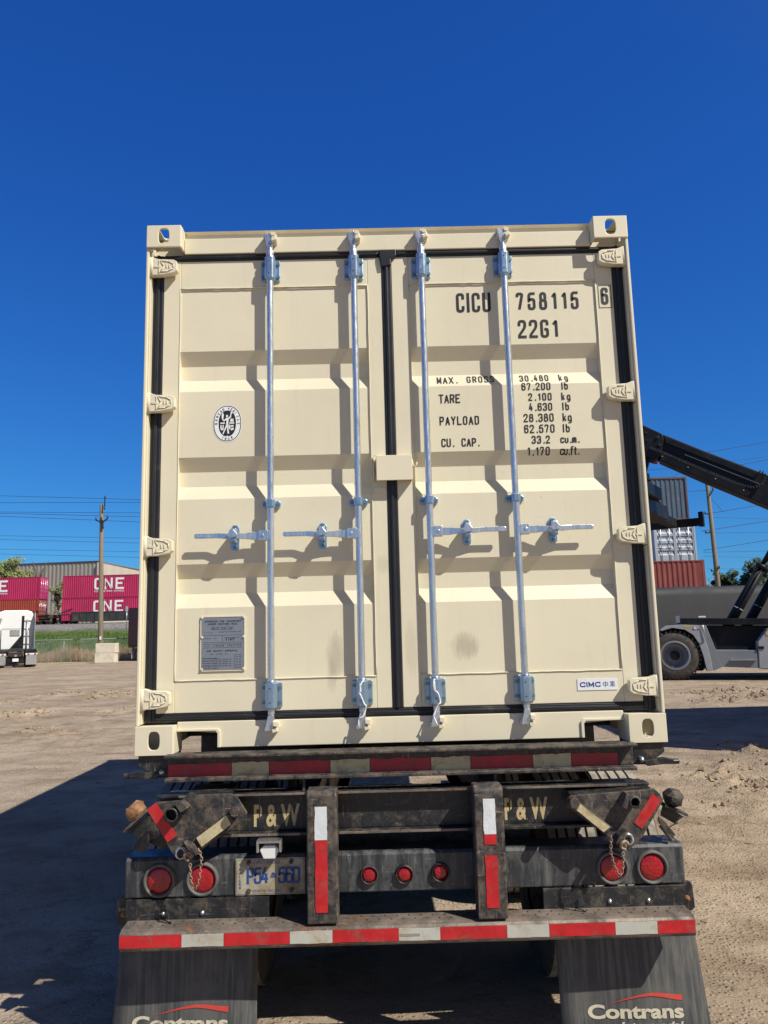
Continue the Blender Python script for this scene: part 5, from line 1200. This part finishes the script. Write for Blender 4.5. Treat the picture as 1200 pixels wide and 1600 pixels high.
MB().cyl((fx0, FYY, 1.72), (fx1, FYY, 1.72), .032, n=8).build('top_rail', M['fence_metal'], fe)
n = 13; p0 = P(38, 1020, FYY).x
for i in range(-3, 11):
    x = p0+i*3.05
    if fx0 <= x <= fx1: MB().cyl((x, FYY+.04, -.05), (x, FYY+.04, 1.76), .04, n=8).build('post', M['fence_metal'], fe)
# reeds and grass
rnd = random.Random(5); mb = MB()
for _ in range(12000):
    x = rnd.uniform(-50, -8); y = rnd.uniform(58.0, 64.0); h = rnd.uniform(.7, 1.6)*(.7+.5*noise.noise(Vector((x*.5, y*.3, 0)))); z = ground_h(x, y)
    a = rnd.uniform(-.25, .25); w_ = rnd.uniform(.015, .035); mb.add([(x-w_, y, z), (x+w_, y, z), (x+a*h+w_*.4, y+rnd.uniform(-.1, .1), z+h)], [(0, 1, 2)])
tag(mb.build('dry_reeds', M['reed']), 'dry brown reeds growing behind the chain link fence', 'reeds', kind='stuff')
mb = MB()
for _ in range(14000):
    x = rnd.uniform(-62, -6); y = rnd.uniform(59, 76); h = rnd.uniform(.12, .38); z = ground_h(x, y); a = rnd.uniform(-.4, .4); w_ = rnd.uniform(.03, .07)
    mb.add([(x-w_, y, z-.02), (x+w_, y, z-.02), (x+a*h, y+rnd.uniform(-.1, .1), z+h)], [(0, 1, 2)])
for _ in range(700):
    x = rnd.uniform(-45, -15); y = rnd.uniform(57.0, 57.5); h = rnd.uniform(.05, .2); z = ground_h(x, y); mb.add([(x-.03, y, z-.02), (x+.03, y, z-.02), (x, y, z+h)], [(0, 1, 2)])
tag(mb.build('grass', M['grass']), 'green grass covering the railway bank', 'grass', kind='stuff')
# poles
def pole(px0, py0, px1, py1, Y, r, label, arms):
    a, b_ = P(px0, py0, Y), P(px1, py1, Y); d = (a-b_); k = (b_.z+.3)/d.z; base = b_-d*k
    t = thing('utility_pole', label, 'utility pole', (base.x, Y, 0), 'wooden utility poles')
    MB().cyl(base, a, r*1.25, r*.85, 14).build('pole_shaft', M['wood'], t, .01)
    for (x0, y0, x1, y1, w_) in arms: MB().bar(P(x0, y0, Y-.25), P(x1, y1, Y-.25), w_, w_).cyl(P(x0, y0, Y-.25), P(x0, y0, Y-.25)+Vector((0, 0, .22)), .06, n=8).cyl(P(x1, y1, Y-.25), P(x1, y1, Y-.25)+Vector((0, 0, .22)), .06, n=8).build('bracket', M['steel_black'], t)
    return t
lp_ = pole(159, 789, 157, 1005, 55.6, .165, 'wooden utility pole rising behind the concrete blocks on the left', [(150, 813, 160, 817, .09), (160, 817, 168, 810, .09), (161, 826, 158, 812, .12), (164, 779, 163, 796, .07)])
MB().box(P(157, 1000, 55.4).x-.07, P(157, 1000, 55.4).x+.07, 55.36, 55.40, P(157, 997, 55.4).z-.12, P(157, 997, 55.4).z+.12).build('pole_tag', M['white'], lp_)
pole(1105, 756, 1122, 915, 60, .18, 'weathered wooden utility pole leaning left, behind the dark tarped trailer', [(1106, 778, 1114, 766, .12), (1102, 803, 1108, 803, .10), (1103, 833, 1110, 832, .10), (1112, 893, 1124, 888, .08)])
def wire(p0, p1, Y, Y2=None, ext=(.5, 1.5), r=.012, sag=.0, side='left'):
    a, b_ = P(*p0, Y), P(*p1, Y2 or Y); d = b_-a; a2, b2 = a-d*ext[0], b_+d*ext[1]; mid = (a2+b2)/2
    pts = [a2.lerp(b2, i/16)+Vector((0, 0, -sag*4*(i/16)*(1-i/16)+sag*.7)) for i in range(17)]
    return MB().tube(pts, r, 5).build('power_line', M['wire'], origin=tuple(mid))
LW = [((0, 774.6), (160, 779), 55.5), ((0, 785.5), (157, 785), 55.5), ((0, 800), (160, 801), 55.5), ((0, 802), (160, 806), 56), ((0, 806.5), (155, 813), 55.5), ((0, 837), (217, 841), 90), ((0, 843), (217, 848.5), 90), ((0, 858), (217, 862), 95), ((20, 866), (217, 871), 95)]
LN = ['thin black wire, topmost of the lines left of the wooden pole', 'black wire meeting the top of the left wooden pole, second line from above', 'black wire crossing just above the brackets of the left pole', 'black wire sloping close under the line above the left pole brackets', 'black wire ending at the brackets of the left wooden pole',
      'highest of the four thin far wires behind the left pole', 'second of the four far wires behind the left pole', 'third of the four far wires behind the left pole', 'lowest far wire just above the warehouse roof']
for (a, b_, Y), lb_ in zip(LW, LN): tag(wire(a, b_, Y, ext=(1, .9), r=.016 if Y < 80 else .02), lb_, 'power line', 'power lines on the left')
RW = [((1099, 708), (1200, 690), 60, .02), ((1154, 727), (1200, 718), 60, .02), ((1012, 735), (1200, 713.5), 66, .016), ((1092, 805), (1200, 787), 60, .022), ((1096, 830), (1200, 814), 60, .022), ((1099, 860), (1200, 844), 60, .02), ((1098, 808), (1200, 811), 85, .016), ((1100, 833), (1200, 831.5), 85, .018), ((1099, 863), (1200, 861), 85, .018), ((1100, 869), (1200, 872), 95, .016), ((1105, 889), (1200, 889), 95, .016), ((1070, 768), (1108, 766), 60, .02), ((1042, 752), (1062, 738), 60, .016), ((1112, 780), (1130, 800), 60, .016)]
RN = ['black wire crossing the sky above the black boom, highest on the right', 'black wire meeting the boom near the right edge', 'thin wire passing behind the boom down to the blue grey container', 'black wire just under the boom, right of the leaning pole', 'black sloping wire level with the pale grey container roof', 'lowest of the steep black wires right of the leaning pole',
      'thin level wire between the first two sloping wires on the right', 'thin level wire beside the second sloping wire on the right', 'thin level wire beside the lowest sloping wire on the right', 'faint far wire above the dark trees', 'faintest wire just touching the tops of the dark trees', 'short wire from the top of the leaning pole toward the blue grey container', 'short steep wire between the boom and the blue grey container', 'short slack wire hanging right of the leaning pole top']
for i, ((a, b_, Y, r), lb_) in enumerate(zip(RW, RN)): tag(wire(a, b_, Y, ext=(.0, 1.2) if i < 11 else (0, 0), r=r), lb_, 'power line', 'power lines on the right')
# concrete blocks
bp = G(147.5, 1036.5)
for i, z in enumerate((0, .70)):
    mb = MB().box(bp.x, bp.x+1.45-.0*i, bp.y, bp.y+.75, z+.002, z+.695)
    mb.v = [(x-.06*zz*.3+.05*(i), y, zz) for x, y, zz in mb.v]
    tag(mb.build('concrete_block', M['concrete'], bevel=.03, origin=(bp.x+.7, bp.y+.35, z)), ('lower' if not i else 'upper')+' of the two pale concrete blocks stacked at the foot of the wooden pole', 'concrete block', 'concrete blocks at the pole')
# sign post by the track
q = P(197, 1000, 78); sgn = thing('track_sign', 'small pale sign on a thin post beside the railway', 'sign', (q.x, 78, ground_h(q.x, 78)))
MB().cyl((q.x, 78, ground_h(q.x, 78)), (q.x, 78, P(197, 951, 78).z), .04, n=8).build('post', M['alu'], sgn); MB().box(q.x-.12, q.x+.12, 77.93, 77.96, P(197, 956, 78).z, P(197, 949, 78).z+.1).build('sign_panel', M['silver'], sgn, .02)
# dark trailer behind the container
q = G(199, 1033)
tl = thing('box_trailer', 'dark maroon box trailer partly hidden behind the cream container', 'trailer', (0, 0, 0), local=True)
zt_ = P(203, 950, q.y).z
MB().box(0, 13.5, 0, 2.55, 1.15, zt_).build('trailer_body', M['maroon'], tl, .03)
MB().box(.05, 13.4, .01, 2.5, 1.0, 1.145).box(.0, .08, .1, 2.4, .45, .55).box(.02, .08, .5, .6, .551, 1.0).box(.02, .08, 1.9, 2.0, .551, 1.0).build('under_frame', M['steel_black'], tl)
for x in (1.3, 2.6):
    for y in (.28, 2.2): MB().lathe([(-.26, .25), (-.28, .35), (-.27, .50), (0, .52), (.27, .50), (.28, .35), (.26, .25), (.0, .2), (0, .0001)], (x, y, .52), 'y', 28).build('wheel', M['rubber'], tl)
MB().box(.35, .37, .05, .6, .15, .95).box(.35, .37, 1.95, 2.5, .15, .95).build('mud_flap', M['silver'], tl)
place(tl, (q.x, q.y, 0), radians(-28))
# ---- white tractor unit at the left edge
tk = thing('semi_truck', 'white sleeper cab tractor unit parked at the left edge, seen from behind', 'truck', (0, 0, 0), local=True)
def dual(x, y, par): 
    w_ = MB().lathe([(-.3, .28), (-.33, .4), (-.31, .49), (-.02, .51), (-.01, .46), (.01, .46), (.02, .51), (.31, .49), (.33, .4), (.3, .28)], (x, y, .51), 'x', 30).build('wheel', M['rubber'], par)
    MB().lathe([(-.2, .0001), (-.2, .15), (-.26, .2), (-.26, .28), (.26, .28), (.26, .2), (.2, .15), (.2, .0001)], (x, y, .51), 'x', 24).build('rim', M['alu'], w_)
for y in (.9, 2.2):
    for x in (-.95, .95): dual(x, y, tk)
for x in (-1.05, 1.05): MB().lathe([(-.14, .28), (-.15, .4), (-.14, .5), (.14, .5), (.15, .4), (.14, .28), (0, .2), (0, .0001)], (x, 6.6, .51), 'x', 28).build('wheel', M['rubber'], tk)
MB().box(-.45, -.35, .1, 7.4, .75, 1.0).box(.35, .45, .1, 7.4, .75, 1.0).box(-.349, .349, .1, .2, .7, 1.0).box(-.6, .6, 1.2, 2.1, 1.02, 1.12).prism([(-.5, 1.12), (.5, 1.12), (.35, 1.22), (-.35, 1.22)], 1.3, 1.9).build('frame_rails', M['steel_black'], tk, .01)
for s in (-1, 1):
    mb = MB(); n = 10; po = [(1.55-1.45*cos(pi*i/n), .55+.62*sin(pi*i/n)**.6) for i in range(n+1)]; pi_ = [(1.55-1.40*cos(pi*i/n), .55+.58*sin(pi*i/n)**.6) for i in range(n+1)][::-1]
    fd = MB().prism(po+pi_, *sorted((s*.60, s*1.28)), ax='x').build('fender', M['vblack'], tk)
    MB().box(*sorted((s*.62, s*1.26)), .02, .05, .18, .82).build('mud_flap', M['alu'], fd)
    MB().box(*sorted((s*.58, s*1.29)), -.01, .06, .821, .92).build('flap_hanger', M['vwhite'], fd)
    for x in (.7, 1.1): MB().box(*sorted((s*x, s*(x+.12))), -.03, -.011, .835, .90).build('tail_lamp', M['lens'], fd)
MB().box(-.18, .18, .05, .09, .40, .60).build('number_plate', M['vwhite'], tk)
MB().cyl((.0, .05, .78), (.0, .09, .78), .08, n=14).build('round_lamp', M['chrome'], tk)
MB().box(-.55, .55, .2, .6, .25, .74).build('rear_axle_housing', M['vblack'], tk, .05)
cab = [(-1.2, 1.15), (-1.22, 3.3), (-1.05, 3.72), (-.7, 3.85), (.7, 3.85), (1.05, 3.72), (1.22, 3.3), (1.2, 1.15)]
cb_ = MB().prism(cab, 3.3, 6.3).build('cab', M['vwhite'], tk, .06)
MB().prism([(6.31, 1.0), (6.31, 2.35), (6.8, 2.0), (8.1, 1.8), (8.2, 1.0)], -.95, .95, 'x').build('hood', M['vwhite'], tk, .05)
MB().prism([(6.302, 2.4), (6.302, 3.2), (6.5, 2.4)], -1.0, 1.0, 'x').build('windshield', M['vblack'], cb_)
for s in (-1, 1):
    MB().prism([(2.75, 1.2), (2.62, 3.2), (2.85, 3.6), (3.29, 3.75), (3.29, 1.2)], *sorted((s*1.2, s*1.24)), ax='x').build('side_fairing', M['vpale'], cb_, .01)
    MB().box(*sorted((s*.95, s*1.235)), 3.4, 6.0, .35, 1.14).build('tank_skirt', M['vwhite'], cb_, .05)
MB().cyl((-.9, 3.2, 1.1), (-.9, 3.2, 3.3), .07, n=12).cyl((.75, 3.22, 1.1), (.75, 3.22, 3.2), .05, n=10).box(-.3, .3, 3.24, 3.295, 2.1, 2.5).build('exhaust_stack', M['alu'], cb_)
mb = MB()
for z in (1.5, 2.05, 2.55, 3.1): mb.box(.55, 1.1, 3.24, 3.29, z, z+.04)
mb.build('rungs', M['chrome'], cb_)
MB().box(.40, .56, 3.27, 3.299, 1.2, 3.45).prism([(-.3, 1.2), (.39, 1.2), (.39, 2.1)], 3.27, 3.299).build('body_gap', M['vblack'], cb_)
MB().box(-1.15, .39, 3.285, 3.2995, 2.55, 2.58).build('panel_seam', M['vgrey'], cb_)
q = G(26, 1043.5)
place(tk, (q.x-.1, q.y, 0), radians(27))
# ---- right hand stacks
def camz(px, py, Y): return P(px, py, Y)
SB = 41.0
e = P(1088, 850, SB)
g1 = bg_container('stacked_container', 'pale grey container with its white ribbed doors facing us, on the right hand stack', 6.058, (M['silver'], M['silver'], M['silver']), group='containers stacked on the right', text=lambda t: end_text(t, 6.058, 'GESU 39', '22G1', M['decal']))
place(g1, (e.x-1.22, SB+3.03, 5.184), radians(-90))
b1 = bg_container('stacked_container', 'blue grey corrugated container with rusty corner, topmost behind the black spreader', 6.058, (M['bluegrey'], M['bluegrey'], M['rustframe']), group='containers stacked on the right', doors_end=-1)
e2 = P(1075, 780, SB); place(b1, (e2.x-1.22, SB+3.03, 7.777), radians(-90))
for k, lb_ in ((0, 'red oxide container at the bottom of the rear right stack'), (1, 'red oxide container second up in the rear right stack, under the pale grey one')):
    q = bg_container('stacked_container', lb_, 6.058, (M['redbox'], M['redbox'], M['redbox']), group='containers stacked on the right'); place(q, (e.x-1.22, SB+3.03, k*2.5925), radians(-90))
e3 = P(1103, 900, 38.0)
for k, lb_ in ((0, 'brown red container at ground level behind the dark tarped trailer'), (1, 'brown red corrugated container seen just above the dark tarped trailer')):
    q = bg_container('stacked_container', lb_, 6.058, (M['redbox'], M['redbox'], M['redbox']), group='containers stacked on the right'); place(q, (e3.x-3.04, 38.0+1.24, k*2.5925), 0)
# off-frame stack whose shadow crosses the yard at right
for r in range(2):
    for k in range(2):
        q = bg_container('stacked_container', ('upper' if k else 'lower')+(' far' if r else ' near')+' container of the grey pair rows beside the yard, just beyond the right side', 6.058, (M['bluegrey'], M['bluegrey'], M['rustframe']), group='containers just beyond the right side', doors_end=-1)
        place(q, (7.75+3.03, 5.3+1.22+r*2.45, k*2.5925), 0)
# ---- dark tarped trailer
TT = 33.0; zt_ = P(1110, 915.5, TT).z; x0 = P(1026, 950, TT).x-5.0
tt = thing('tarped_trailer', 'long dark tarped trailer standing behind the reach stacker', 'trailer', (x0, TT, 0))
sec = [(TT, .85), (TT, zt_-.42), (TT+.06, zt_-.22), (TT+.2, zt_-.06), (TT+.42, zt_), (TT+2.1, zt_), (TT+2.4, zt_-.1), (TT+2.55, zt_-.42), (TT+2.55, .85)]
mb = MB(); n = 60; vs = []
for i in range(n+1):
    x = x0+14.6*i/n; bow = .012*(i % 5 == 0)
    for (y, z) in sec: vs.append((x, y-bow*(y < TT+1), z+bow*(z > 2)+.012*noise.noise(Vector((x*1.3, z, 0)))))
k_ = len(sec); mb.add(vs, [(i*k_+j, i*k_+j+1, (i+1)*k_+j+1, (i+1)*k_+j) for i in range(n) for j in range(k_-1)], True); mb.f += [tuple(range(k_)), tuple(n*k_+j for j in range(k_-1, -1, -1))]; mb.sm += [False]*2
mb.build('tarp', M['tarp'], tt)
MB().box(x0, x0+14.6, TT-.02, TT+.03, .75, .845).box(x0+.2, x0+14.4, TT+.9, TT+1.6, .8, 1.1).build('under_frame', M['steel_black'], tt, .01)
for x in (1.5, 2.8, 12.2):
    for y in (TT+.35, TT+2.2): MB().lathe([(-.26, .25), (-.28, .35), (-.27, .50), (0, .52), (.27, .50), (.28, .35), (.26, .25), (0, .2), (0, .0001)], (x0+x, y, .52), 'y', 28).build('wheel', M['rubber'], tt)
# ---- reach stacker (local frame: x to its rear, y away from us, z up; near front wheel at the origin)
W0 = G(1055, 1063.5); RYAW = radians(-19); RU = Vector((cos(RYAW), sin(RYAW), 0)); RV = Vector((-sin(RYAW), cos(RYAW), 0))
def SP(px, py, lat=0.0):
    """photo pixel -> (x, z) on the vertical plane 'lat' metres behind the near side"""
    d = AF*FPX+AR*(px-600)-AU*(py-800); o = W0+RV*lat; t = (o-CAM).dot(RV)/d.dot(RV); q = CAM+d*t-W0; return (q.dot(RU), q.z)
rs = thing('reach_stacker', 'white and black reach stacker with its black boom raised at the right side', 'reach stacker', (0, 0, 0), local=True)
cx_, cz_ = SP(1055, 1027); Rw = .78
def bigwheel(x, y, R_, outer):
    pr = [(-.29, .36), (-.31, .5), (-.30, R_-.10), (-.25, R_-.03), (0, R_-.015), (.25, R_-.03), (.30, R_-.10), (.31, .5), (.29, .36)]
    w_ = MB().lathe(pr, (x, y, R_), 'y', 56)
    for k in range(34):
        a = 2*pi*k/34; ca, sa = cos(a), sin(a)
        for s in (-1, 1):
            c0 = Vector((x+ca*(R_-.015), y+s*.15, R_+sa*(R_-.015))); w_.obox(c0, (-sa, s*.35, ca), (0, 1, 0), (ca, 0, sa), .032, .135, .028)
    w_ = w_.build('wheel', M['rubber'], rs)
    if outer:
        MB().cyl((x, y-.215, R_), (x, y-.185, R_), .16, n=24).build('hub_cap', M['vblack'], w_)
        r = MB().lathe([(-.30, .40), (-.315, .455), (-.30, .47), (-.29, .43), (-.16, .37), (-.15, .35), (-.10, .30), (-.12, .22), (-.16, .20), (-.18, .10), (-.18, .0001)], (x, y, R_), 'y', 40)
        for k in range(16): a = 2*pi*k/16; r.cyl((x+.26*cos(a), y-.11, R_+.26*sin(a)), (x+.26*cos(a), y-.145, R_+.26*sin(a)), .018, n=6)
        r.build('rim', M['vgrey'], w_)
for y in (.3, .95, 2.75, 3.4): bigwheel(cx_, y, Rw, y < .5)
for y in (.55, 3.1): bigwheel(cx_+5.9, y, Rw, y < .6)
def sprism(pts, l0, l1, mat, nm, lat=0.0, par=None, bev=.01): return MB().prism([SP(px, py, lat) for px, py in pts], l0, l1).build(nm, mat, par or rs, bev)
fd = sprism([(1031, 984), (1040, 978), (1066, 976), (1090, 977), (1098, 990), (1106, 1012), (1114, 1047), (1105, 1049), (1099, 1025), (1092, 1005), (1083, 992), (1070, 984), (1050, 981), (1034, 986)], -.03, .62, M['vpale'], 'fender')
sprism([(1090, 977), (1103, 977), (1129, 1042), (1115, 1048)], -.0, .60, M['vgrey'], 'fender_back', par=fd)
x_, z_ = SP(1085, 982); MB().lathe([(-.006, .0001), (-.006, .055), (0, .055)], (x_, -.031, z_), 'y', 20).build('warning_sticker', M['white'], fd); MB().lathe([(-.001, .035), (-.001, .052), (0, .052)], (x_, -.038, z_), 'y', 20).build('sticker_ring', M['tape_red'], fd)
x_, z_ = SP(1075, 979); MB().box(x_-.12, x_+.08, -.034, -.0305, z_-.03, z_+.03).build('yellow_sticker', M['yellow'], fd)
sprism([(1032, 983), (1066, 978), (1090, 982), (1112, 1040), (1100, 1050), (1032, 1050)], .66, .70, M['vblack'], 'wheel_well')
sprism([(1119, 1016), (1183, 1016), (1185, 1044), (1129, 1042)], .02, .9, M['vgrey'], 'step_box')
x0_, z0_ = SP(1141, 1031); x1_, _ = SP(1182, 1031); MB().box(x0_, x1_, -.06, .019, z0_-.02, z0_+.01).build('step', M['alu'], rs)
sprism([(1184, 1003), (1200, 982), (1330, 960), (1420, 990), (1420, 1047), (1290, 1052), (1186, 1045)], .0, .95, M['vpale'], 'body_side', bev=.03)
x_, z_ = SP(1188, 1012); MB().box(x_-.06, x_+.10, -.02, -.001, z_-.04, z_+.04).build('latch', M['vblack'], rs)
x_, z_ = SP(1199, 990); MB().box(x_-.04, x_+.2, -.012, -.001, z_-.05, z_+.05).build('yellow_sticker', M['yellow'], rs)
sprism([(1064, 966), (1500, 966), (1500, 977), (1064, 976)], .35, 3.3, M['vblack'], 'top_deck', .35)
sprism([(1104, 977.5), (1500, 977.5), (1500, 1038), (1184, 1030), (1132, 1032)], .55, 3.1, M['vblack'], 'chassis', .55)
MB().box(cx_-.3, cx_+.3, .7, 3.0, Rw-.35, Rw+.45).build('front_axle', M['vblack'], rs)
x_, z_ = SP(1059, 968, .35); MB().box(x_-.06, x_+.06, .35, .45, z_-.10, z_+.12).build('work_lamp', M['vgrey'], rs)
x_, z_ = SP(1097, 964, .35); MB().box(x_-.11, x_+.11, .4, .6, z_-.03, z_+.03).build('side_lamp', M['vwhite'], rs, .01)
for i in range(3):
    a, b_ = ((1102, 980), (1096, 998), (1108, 1025))[i], ((1103, 998), (1103, 1001), (1109, 1016))[i]
xa, za = SP(1093, 979); xb, zb_ = SP(1103, 1000); MB().tube([(xa, -.06, za), (xb-.05, -.06, za+.03), (xb, -.06, zb_), (xb-.15, -.06, zb_-.02)], .012, 6).build('hand_rail', M['alu'], fd)
# lift cylinders
for lat, p0_, p1_ in ((1.1, (1128, 995), (1186, 893)), (2.4, (1160, 990), (1212, 897))):
    (xa, za), (xb, zb_) = SP(*p0_, lat), SP(*p1_, lat); d = Vector((xb-xa, 0, zb_-za)); L_ = d.length; d.normalize()
    A = Vector((xa, lat, za)); c_ = MB().cyl(A, A+d*2.6, .155, n=22).cyl(A+d*2.55, A+d*2.68, .18, n=22).cyl(A-d*.2, A, .12, n=16)
    c_ = c_.build('lift_cylinder', M['vblack'], rs)
    MB().lathe([(0, .158), (0, .166), (.02, .166)], (0, 0, 0), 'x', 4)
    MB().cyl(A+d*1.05, A+d*1.08, .163, n=20).build('hose_clamp', M['silver'], c_)
    MB().cyl(A+d*2.6, A+d*4.6, .085, n=16).build('piston_rod', M['vblack'], c_)
    s_ = Vector((0, -.17, 0)); MB().tube([A+s_+d*.3, A+s_+d*1.2+Vector((.02, 0, 0)), A+s_+d*2.3, A+s_+d*2.7+Vector((.1, .05, .05))], .022, 6).build('hydraulic_hose', M['vblack'], c_)
BL = 1.75
bm_ = [SP(px, py, BL) for px, py in ((1036, 682), (1100, 708), (1177, 737), (1200, 746), (1430, 838), (1430, 893), (1200, 794), (1103, 754), (1030, 722))]
boom = MB().prism(bm_, BL-.35, BL+.35).build('boom', M['vblack'], rs, .03)
sprism([(975, 655), (1004, 668), (1030, 680), (1034, 682), (1037, 690), (1033, 716), (1024, 722), (1003, 716), (975, 702)], BL-.42, BL+.42, M['vblack'], 'boom_head', BL, boom, .02)
sprism([(1038, 682), (1100, 707), (1177, 736), (1184, 741), (1180, 748), (1100, 716), (1040, 692)], BL-.42, BL-.355, M['vblack'], 'hose_tray', BL-.38, boom, .005)
# hose chain looped along the side of the boom
lat = BL-.47; ch_pts = [(1070, 711), (1100, 723), (1150, 746), (1180, 758), (1190, 757), (1196, 748), (1194, 739), (1186, 737)]
low = [(1015, 699), (1050, 713), (1100, 735), (1150, 755), (1175, 762), (1189, 758), (1196, 749), (1194, 739), (1185, 736)]
pts = [Vector((SP(px, py, lat)[0], lat, SP(px, py, lat)[1])) for px, py in low]; mb = MB()
for a, b_ in zip(pts, pts[1:]):
    n = max(2, int((b_-a).length/.075))
    for i in range(n): q = a.lerp(b_, (i+.5)/n); mb.obox(q, b_-a, (0, 1, 0), (b_-a).cross(Vector((0, 1, 0))), .026, .03, .055 if px > 1100 else .04)
mb.build('hose_chain', M['steel_black'], boom)
mb = MB(); (xa, za), (xb, zb_) = SP(1070, 711, lat), SP(1187, 757, lat)
for i in range(56): t_ = i/56; mb.box(xa+(xb-xa)*t_, xa+(xb-xa)*t_+.028, lat-.012, lat, za+(zb_-za)*t_, za+(zb_-za)*t_+.02)
mb.build('chain_edge', M['vgrey'], boom)
mb = MB()
for px, py in ((1035, 713), (1075, 730), (1118, 748), (1162, 766)): x_, z_ = SP(px, py, BL-.36); mb.cyl((x_, BL-.37, z_), (x_, BL-.351, z_), .02, n=8)
mb.build('boom_bolts', M['silver'], boom)
x_, z_ = SP(1025, 723, BL-.3); MB().box(x_-.07, x_+.05, BL-.36, BL-.24, z_-.05, z_+.05).build('red_lamp', M['lens'], boom, .02)
mb = MB(); 
for px, py, s in ((1010, 676, .05), (1028, 683, .07), (1012, 688, .04), (1031, 694, .09)): x_, z_ = SP(px, py, BL-.45); mb.cyl((x_, BL-.46, z_), (x_, BL-.425, z_), s*.7, n=10)
mb.build('hose_fittings', M['steel_black'], boom)
# rotator and spreader
hx, hz = SP(1000, 735, BL)
sprism([(990, 712), (1016, 716), (1012, 732), (1008, 745), (1015, 752), (988, 752)], BL-.3, BL+.3, M['vblack'], 'rotator_arm', BL, boom)
sp_dir = Vector((sin(radians(34)), cos(radians(34)), 0)); cen = W0+RU*(hx-.25)+RV*BL
def toL(v): q = v-W0; return Vector((q.dot(RU), q.dot(RV), q.z))
zc = P(1050, 812, cen.y+4).z
def spb(s0, s1, w_, z0, z1): # box along the spreader
    a = toL(Vector((cen.x, cen.y, 0))+sp_dir*s0); b_ = toL(Vector((cen.x, cen.y, 0))+sp_dir*s1); a.z = b_.z = (z0+z1)/2; return MB().bar(a, b_, w_, z1-z0)
zz = P(1088, 811, 25.2).z
sp = spb(-2.6, 2.6, .95, zz-.02, zz+.50).build('spreader', M['vblack'], rs, .02)
spb(-1.0, 1.0, 1.4, zz+.51, zz+.95).build('rotator', M['vblack'], sp, .04)
spb(-.55, .55, .9, zz+.96, zz+1.45).build('rotator_head', M['steel_black'], sp, .06)
for s in (-1, 1):
    spb(s*2.605, s*3.5, .62, zz-.01, zz+.43).build('telescopic_sleeve', M['vblack'], sp, .03)
    spb(s*3.51, s*5.4, .34, zz+.0, zz+.34).build('telescopic_arm', M['vblack'], sp, .01)
    q = toL(Vector((cen.x, cen.y, 0))+sp_dir*s*5.45); q.z = zz+.14
    u_ = toL(W0+Vector((sp_dir.y, -sp_dir.x, 0))); MB().obox(q, u_, u_.cross(Vector((0, 0, 1))), (0, 0, 1), 1.2, .10, .16).build('end_beam', M['vblack'], sp, .01)
    for e_ in (-1, 1):
        w_ = q+u_*e_*1.1; MB().obox(w_+Vector((0, 0, .1)), u_, u_.cross(Vector((0, 0, 1))), (0, 0, 1), .09, .12, .30).build('corner_pad', M['vblack'], sp, .01)
a = toL(Vector((cen.x, cen.y, 0))+sp_dir*.5+Vector((.3, -.5, 0))); b_ = toL(Vector((cen.x, cen.y, 0))+sp_dir*4.2); a.z = zz+.75; b_.z = zz+.42
MB().cyl(a, b_, .08, n=12).cyl(a.lerp(b_, .6), b_, .05, n=10).build('spreader_cylinder', M['vblack'], sp)
rnd = random.Random(11)
for _ in range(7):
    s0 = rnd.uniform(-.5, 3.5); a = toL(Vector((cen.x, cen.y, 0))+sp_dir*s0); b_ = toL(Vector((cen.x, cen.y, 0))+sp_dir*(s0+.9)); a.z = zz+.52; b_.z = zz+.40
    MB().tube([a, a.lerp(b_, .3)+Vector((0, -.1, .22)), a.lerp(b_, .7)+Vector((0, -.05, .2)), b_], .025, 6).build('hydraulic_hose', M['vblack'], sp)
place(rs, tuple(W0), RYAW)
